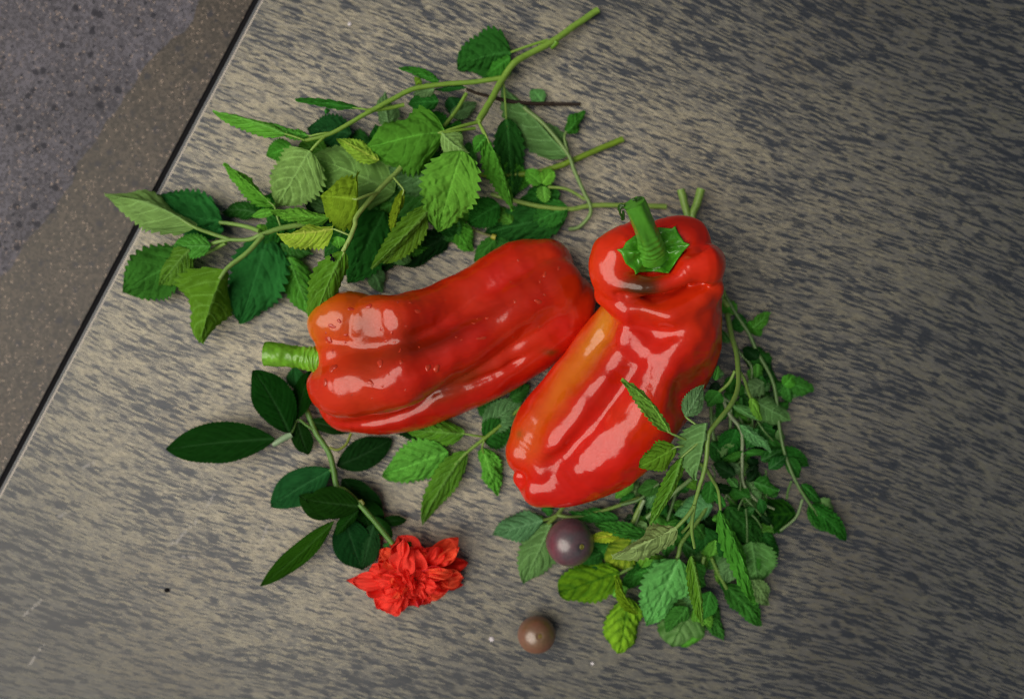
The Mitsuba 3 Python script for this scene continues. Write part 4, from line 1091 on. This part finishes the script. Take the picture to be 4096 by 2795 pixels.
S = Sprig('lemon_balm_sprig', 'herb sprig under the purple tomato, dull leaves left of it and yellow ones right', 'herb', GC, stemcol=(118, 150, 70))
S.stem(V7, [(640, 215, 4), (585, 290, 6), (520, 350, 8)], 15)
S.stem(V7, [(590, 280, 6), (530, 310, 7), (480, 322, 8)], 10)
S.stem(V7, [(1180, 160, 9), (1000, 225, 9), (860, 268, 9), (700, 300, 8), (590, 285, 6)], 13)
S.stem(V7, [(1200, 180, 12), (1150, 290, 12), (1110, 390, 10), (1090, 470, 7)], 17)
S.leaf(V7, (485, 322, 8), (128, 418, 3), 112, 'k', al=4, ar=4, under=True)
S.leaf(V7, (545, 345, 8), (350, 768, 3), 148, 'k', al=2, ar=4, under=True)
S.leaf(V7, (480, 290, 6), (350, 440, 4), 60, 'b')
S.leaf(V7, (1025, 310, 12), (670, 262, 7), 64, 'm', al=6, ar=-20)
S.leaf(V7, (1235, 415, 15), (850, 350, 13), 58, 'm', al=20, ar=-20, arch=4)
S.leaf(V7, (1050, 415, 16), (795, 458, 15), 44, (160, 190, 50), al=10, ar=-24)
S.leaf(V7, (1140, 450, 11), (965, 655, 5), 118, (150, 190, 60), kind='round', al=6, ar=6, label='yellow leaf')
S.leaf(V7, (900, 560, 5), (700, 640, 2), 90, 'd')
S.leaf(V7, (1000, 440, 5), (860, 590, 2), 90, 'm')
S.leaf(V7, (560, 250, 5), (475, 245, 3), 40, 'd', kind='small')
S.done()

S = Sprig('herb_bunch', 'bunch of thin herb stems right of the folded pepper, two cut ends above it', 'herb', GC, stemcol=(92, 128, 70))
S.stem(V5, [(850, 10, 6), (868, 80, 6), (885, 150, 6), (930, 330, 6), (1010, 480, 6), (1075, 560, 8)], 19, r2=13, col=(126, 164, 72), endcol=(196, 190, 140))
S.stem(V5, [(945, 8, 6), (925, 80, 6), (905, 150, 6), (960, 320, 5), (1040, 480, 6), (1090, 600, 6)], 20, r2=13, col=(126, 164, 72), endcol=(200, 196, 140))
S.stem(V8, [(725, 120, 8), (785, 225, 9), (858, 335, 10), (905, 440, 11), (985, 585, 12), (1016, 700, 12), (1038, 900, 12), (1072, 1048, 13), (1130, 1190, 13), (1190, 1290, 12), (1260, 1390, 8)], 11, r2=9)
S.stem(V8, [(730, 330, 6), (800, 440, 8), (870, 520, 10), (876, 600, 10), (880, 700, 9), (920, 860, 8)], 9)
S.stem(V8, [(700, 690, 12), (745, 800, 14), (800, 870, 15), (820, 930, 15), (820, 1060, 14), (824, 1190, 13), (868, 1262, 12), (920, 1310, 11), (1005, 1348, 10)], 12, r2=7, col=(140, 160, 120))
S.stem(V8, [(756, 770, 14), (752, 880, 12), (760, 1000, 9)], 9)
S.stem(V8, [(640, 760, 8), (645, 860, 10), (660, 960, 9), (690, 1040, 7)], 11)
S.stem(V8, [(700, 700, 18), (760, 740, 18), (830, 800, 18), (905, 830, 17)], 8, r2=6, col=(120, 150, 100))
S.stem(V8, [(1105, 1185, 13), (1085, 1240, 10), (1078, 1285, 6)], 7)
S.stem(V8, [(1168, 1290, 12), (1130, 1395, 9), (1040, 1472, 4)], 8, col=(110, 140, 90))
S.stem(V8, [(525, 1175, 22), (420, 1262, 22), (330, 1345, 20), (270, 1400, 18)], 12, col=(116, 150, 90))
S.stem(V8, [(10, 1370, 6), (120, 1325, 9), (230, 1290, 12), (340, 1200, 14)], 9)
S.stem(V8, [(195, 1440, 10), (225, 1360, 12), (255, 1295, 13)], 15, r2=11, col=(140, 165, 120))
S.stem(V8, [(375, 1460, 8), (412, 1340, 12), (440, 1250, 14)], 9)
S.stem(V8, [(865, 1385, 7), (885, 1440, 6), (930, 1500, 4)], 12, col=(110, 140, 100))
S.stem(V8, [(300, 1480, 6), (285, 1420, 8), (275, 1380, 10)], 10)
S.stem(V8, [(720, 1000, 8), (790, 1120, 8), (830, 1220, 10)], 8)
S.stem(V8, [(700, 1330, 8), (760, 1200, 10), (800, 1080, 11)], 7)
H = dict(kind='small')
S.leaf(V8, (1065, 620, 12), (1232, 672, 8), 58, 'm', al=26, ar=-10, **H)
S.leaf(V8, (1068, 622, 12), (1095, 735, 8), 42, 'm', **H)
S.leaf(V8, (1060, 640, 12), (1110, 575, 12), 40, 'g', **H)
S.leaf(V8, (940, 625, 14), (835, 680, 14), 58, 'k', under=True, **H)
S.leaf(V8, (905, 735, 16), (1090, 835, 10), 92, 'k', under=True, al=4, ar=4, **H)
S.leaf(V8, (805, 865, 20), (988, 1014, 16), 42, (110, 160, 100), al=-10, ar=-26)
S.leaf(V8, (770, 755, 20), (925, 838, 18), 36, 'k', al=0, ar=-30, under=True)
S.leaf(V8, (785, 888, 15), (712, 1050, 8), 78, 'd')
S.leaf(V8, (835, 1024, 15), (690, 1085, 12), 30, 'm', al=-30, ar=20)
S.leaf(V8, (835, 1024, 15), (975, 1032, 12), 28, 'm', al=30, ar=-20)
S.leaf(V8, (1020, 1008, 12), (1205, 1095, 6), 56, 'd', al=6, ar=0)
S.leaf(V8, (1080, 1050, 12), (1150, 1170, 8), 40, 'd')
S.leaf(V8, (1265, 1290, 8), (1345, 1385, 3), 48, 'k', **H)
S.leaf(V8, (1205, 1325, 11), (1420, 1530, 3), 62, 'd', al=14, ar=-10, side=10)
S.leaf(V8, (1200, 1340, 8), (1340, 1480, 3), 55, 'm', al=0, ar=6)
S.leaf(V8, (1160, 1205, 12), (1275, 1315, 8), 36, 'd', **H)
S.leaf(V8, (1130, 1372, 5), (895, 1385, 2), 105, (12, 44, 16), al=0, ar=0, kind='round')
S.leaf(V8, (915, 855, 12), (988, 985, 7), 56, 'd', under=True, **H)
S.leaf(V8, (845, 300, 9), (755, 275, 6), 42, 'd', **H)
S.leaf(V8, (862, 430, 10), (985, 515, 6), 62, 'd', **H)
S.leaf(V8, (900, 440, 10), (850, 530, 6), 50, 'x', **H)
S.leaf(V8, (780, 235, 9), (840, 290, 7), 34, 'd', **H)
S.leaf(V8, (640, 965, 12), (765, 1110, 7), 62, 'd')
S.leaf(V8, (640, 1185, 25), (618, 1318, 20), 48, 'm', **H)
S.leaf(V8, (645, 1325, 16), (430, 1385, 11), 92, (88, 146, 96), under=True, label='grey green leaf with a dark bite mark')
S.leaf(V8, (340, 1200, 14), (215, 1255, 11), 48, 'm')
S.leaf(V8, (330, 1215, 12), (270, 1345, 8), 44, 'k', under=True)
S.leaf(V8, (195, 1200, 9), (85, 1280, 7), 34, 'b', **H)
S.leaf(V8, (500, 1180, 18), (560, 1230, 16), 40, 'b', **H)
S.leaf(V8, (440, 1210, 12), (360, 1300, 7), 50, 'd')
S.leaf(V8, (200, 1260, 8), (110, 1330, 5), 40, 'd')
rs = np.random.default_rng(7)
for x0, y0, x1, y1, count, zt in ((660, 420, 960, 1000, 34, 20), (600, 1000, 1000, 1420, 34, 22), (150, 1230, 600, 1460, 24, 12), (880, 560, 1060, 1300, 22, 13), (720, 130, 900, 430, 9, 9), (500, 1400, 900, 1660, 14, 10)):
    for _ in range(count):
        x, y = rs.uniform(x0, x1), rs.uniform(y0, y1)
        if x > 980 and y < 500 or (x - 660) * 0.9 > (y - 130) * 0.9 + 60:
            continue
        a, ln, z = rs.uniform(0, 6.28), rs.uniform(70, 150), rs.uniform(2, zt)
        S.leaf(V8, (x, y, z), (x + ln * math.cos(a), y + ln * math.sin(a), max(1.5, z - 4)), ln * rs.uniform(0.28, 0.44), ['d', 'x', 'd', 'm', 'g', 'k'][rs.integers(6)], al=rs.uniform(-15, 15), ar=rs.uniform(-15, 15), kind='small', under=rs.random() < 0.3)
for _ in range(24):
    x, y = rs.uniform(620, 960), rs.uniform(560, 1380)
    a, z = rs.normal(1.45, 0.45), rs.uniform(4, 16)
    ln = rs.uniform(90, 240)
    S.stem(V8, [(x, y, z), (x + ln * 0.5 * math.cos(a) + rs.normal(0, 10), y + ln * 0.5 * math.sin(a), z + 2), (x + ln * math.cos(a), y + ln * math.sin(a), z - 1)], rs.uniform(4.5, 7), col=(86, 124, 66))
S.done()

# ------------------------------------------------------------------ tiny things
t = thing('insect', 'tiny black insect sitting on the hanging olive leaf', 'insect')
bug = []
for x, y, z, r in ((1332, 752, 44.5, 7), (1340, 768, 44.2, 9), (1348, 782, 43.8, 6)):
    bug.append(tube([V3(x - 2, y - 6, z), V3(x, y, z + 0.4), V3(x + 2, y + 6, z)], [V3.m(r * 0.5), V3.m(r), V3.m(r * 0.5)], (0.01, 0.01, 0.012), n=8))
part('body', t, mikit.ply(join(bug)[:2], 'matte_dark', smooth=True))
wings = [leaf_mesh(V3(1338, 765, 45), V3(1330 + 24 * s, 785, 44.6), V3.m(6), 'd', 0, 0, 0, 0, 'small', False, 0, 5)[:2] + (np.zeros((49 * 21, 3)),) for s in (0, 1)]
part('wing', t, mikit.ply(wings[0][:2], 'matte_dark', smooth=True))
part('wing', t, mikit.ply(wings[1][:2], 'matte_dark', smooth=True))


def speck(name, label, cat, V, x, y, r, bsdf, seed, flat=0.5, stretch=1.0):
    import trimesh
    s = trimesh.creation.icosphere(subdivisions=3, radius=1.0)
    q = np.array(s.vertices)
    q = q * (0.75 + 0.6 * meshkit.fbm(q * 1.7 + seed, 3, seed))[:, None]
    R = V.m(r)
    key = thing(name, label, cat)
    scene[key] = mikit.ply((V(x, y, R * 1000 * flat * 0.7) + q * [R * stretch, R, R * flat], np.array(s.faces)), bsdf, smooth=True)


speck('crumb', 'white crumb near the top edge above the herb heap', 'crumb', V1, 1440, 140, 11, 'pale_crumb', 3)
speck('crumb', 'white crumb left of the small brown tomato', 'crumb', V7, 120, 1170, 17, 'pale_crumb', 5)
speck('crumb', 'white crumb on the lower edge below the small brown tomato', 'crumb', V7, 840, 1345, 12, 'pale_crumb', 8)
speck('seed', 'black seed on the bare tabletop left of the rose', 'seed', V12, 966, 956, 12, 'matte_dark', 4, 0.7, 1.2)
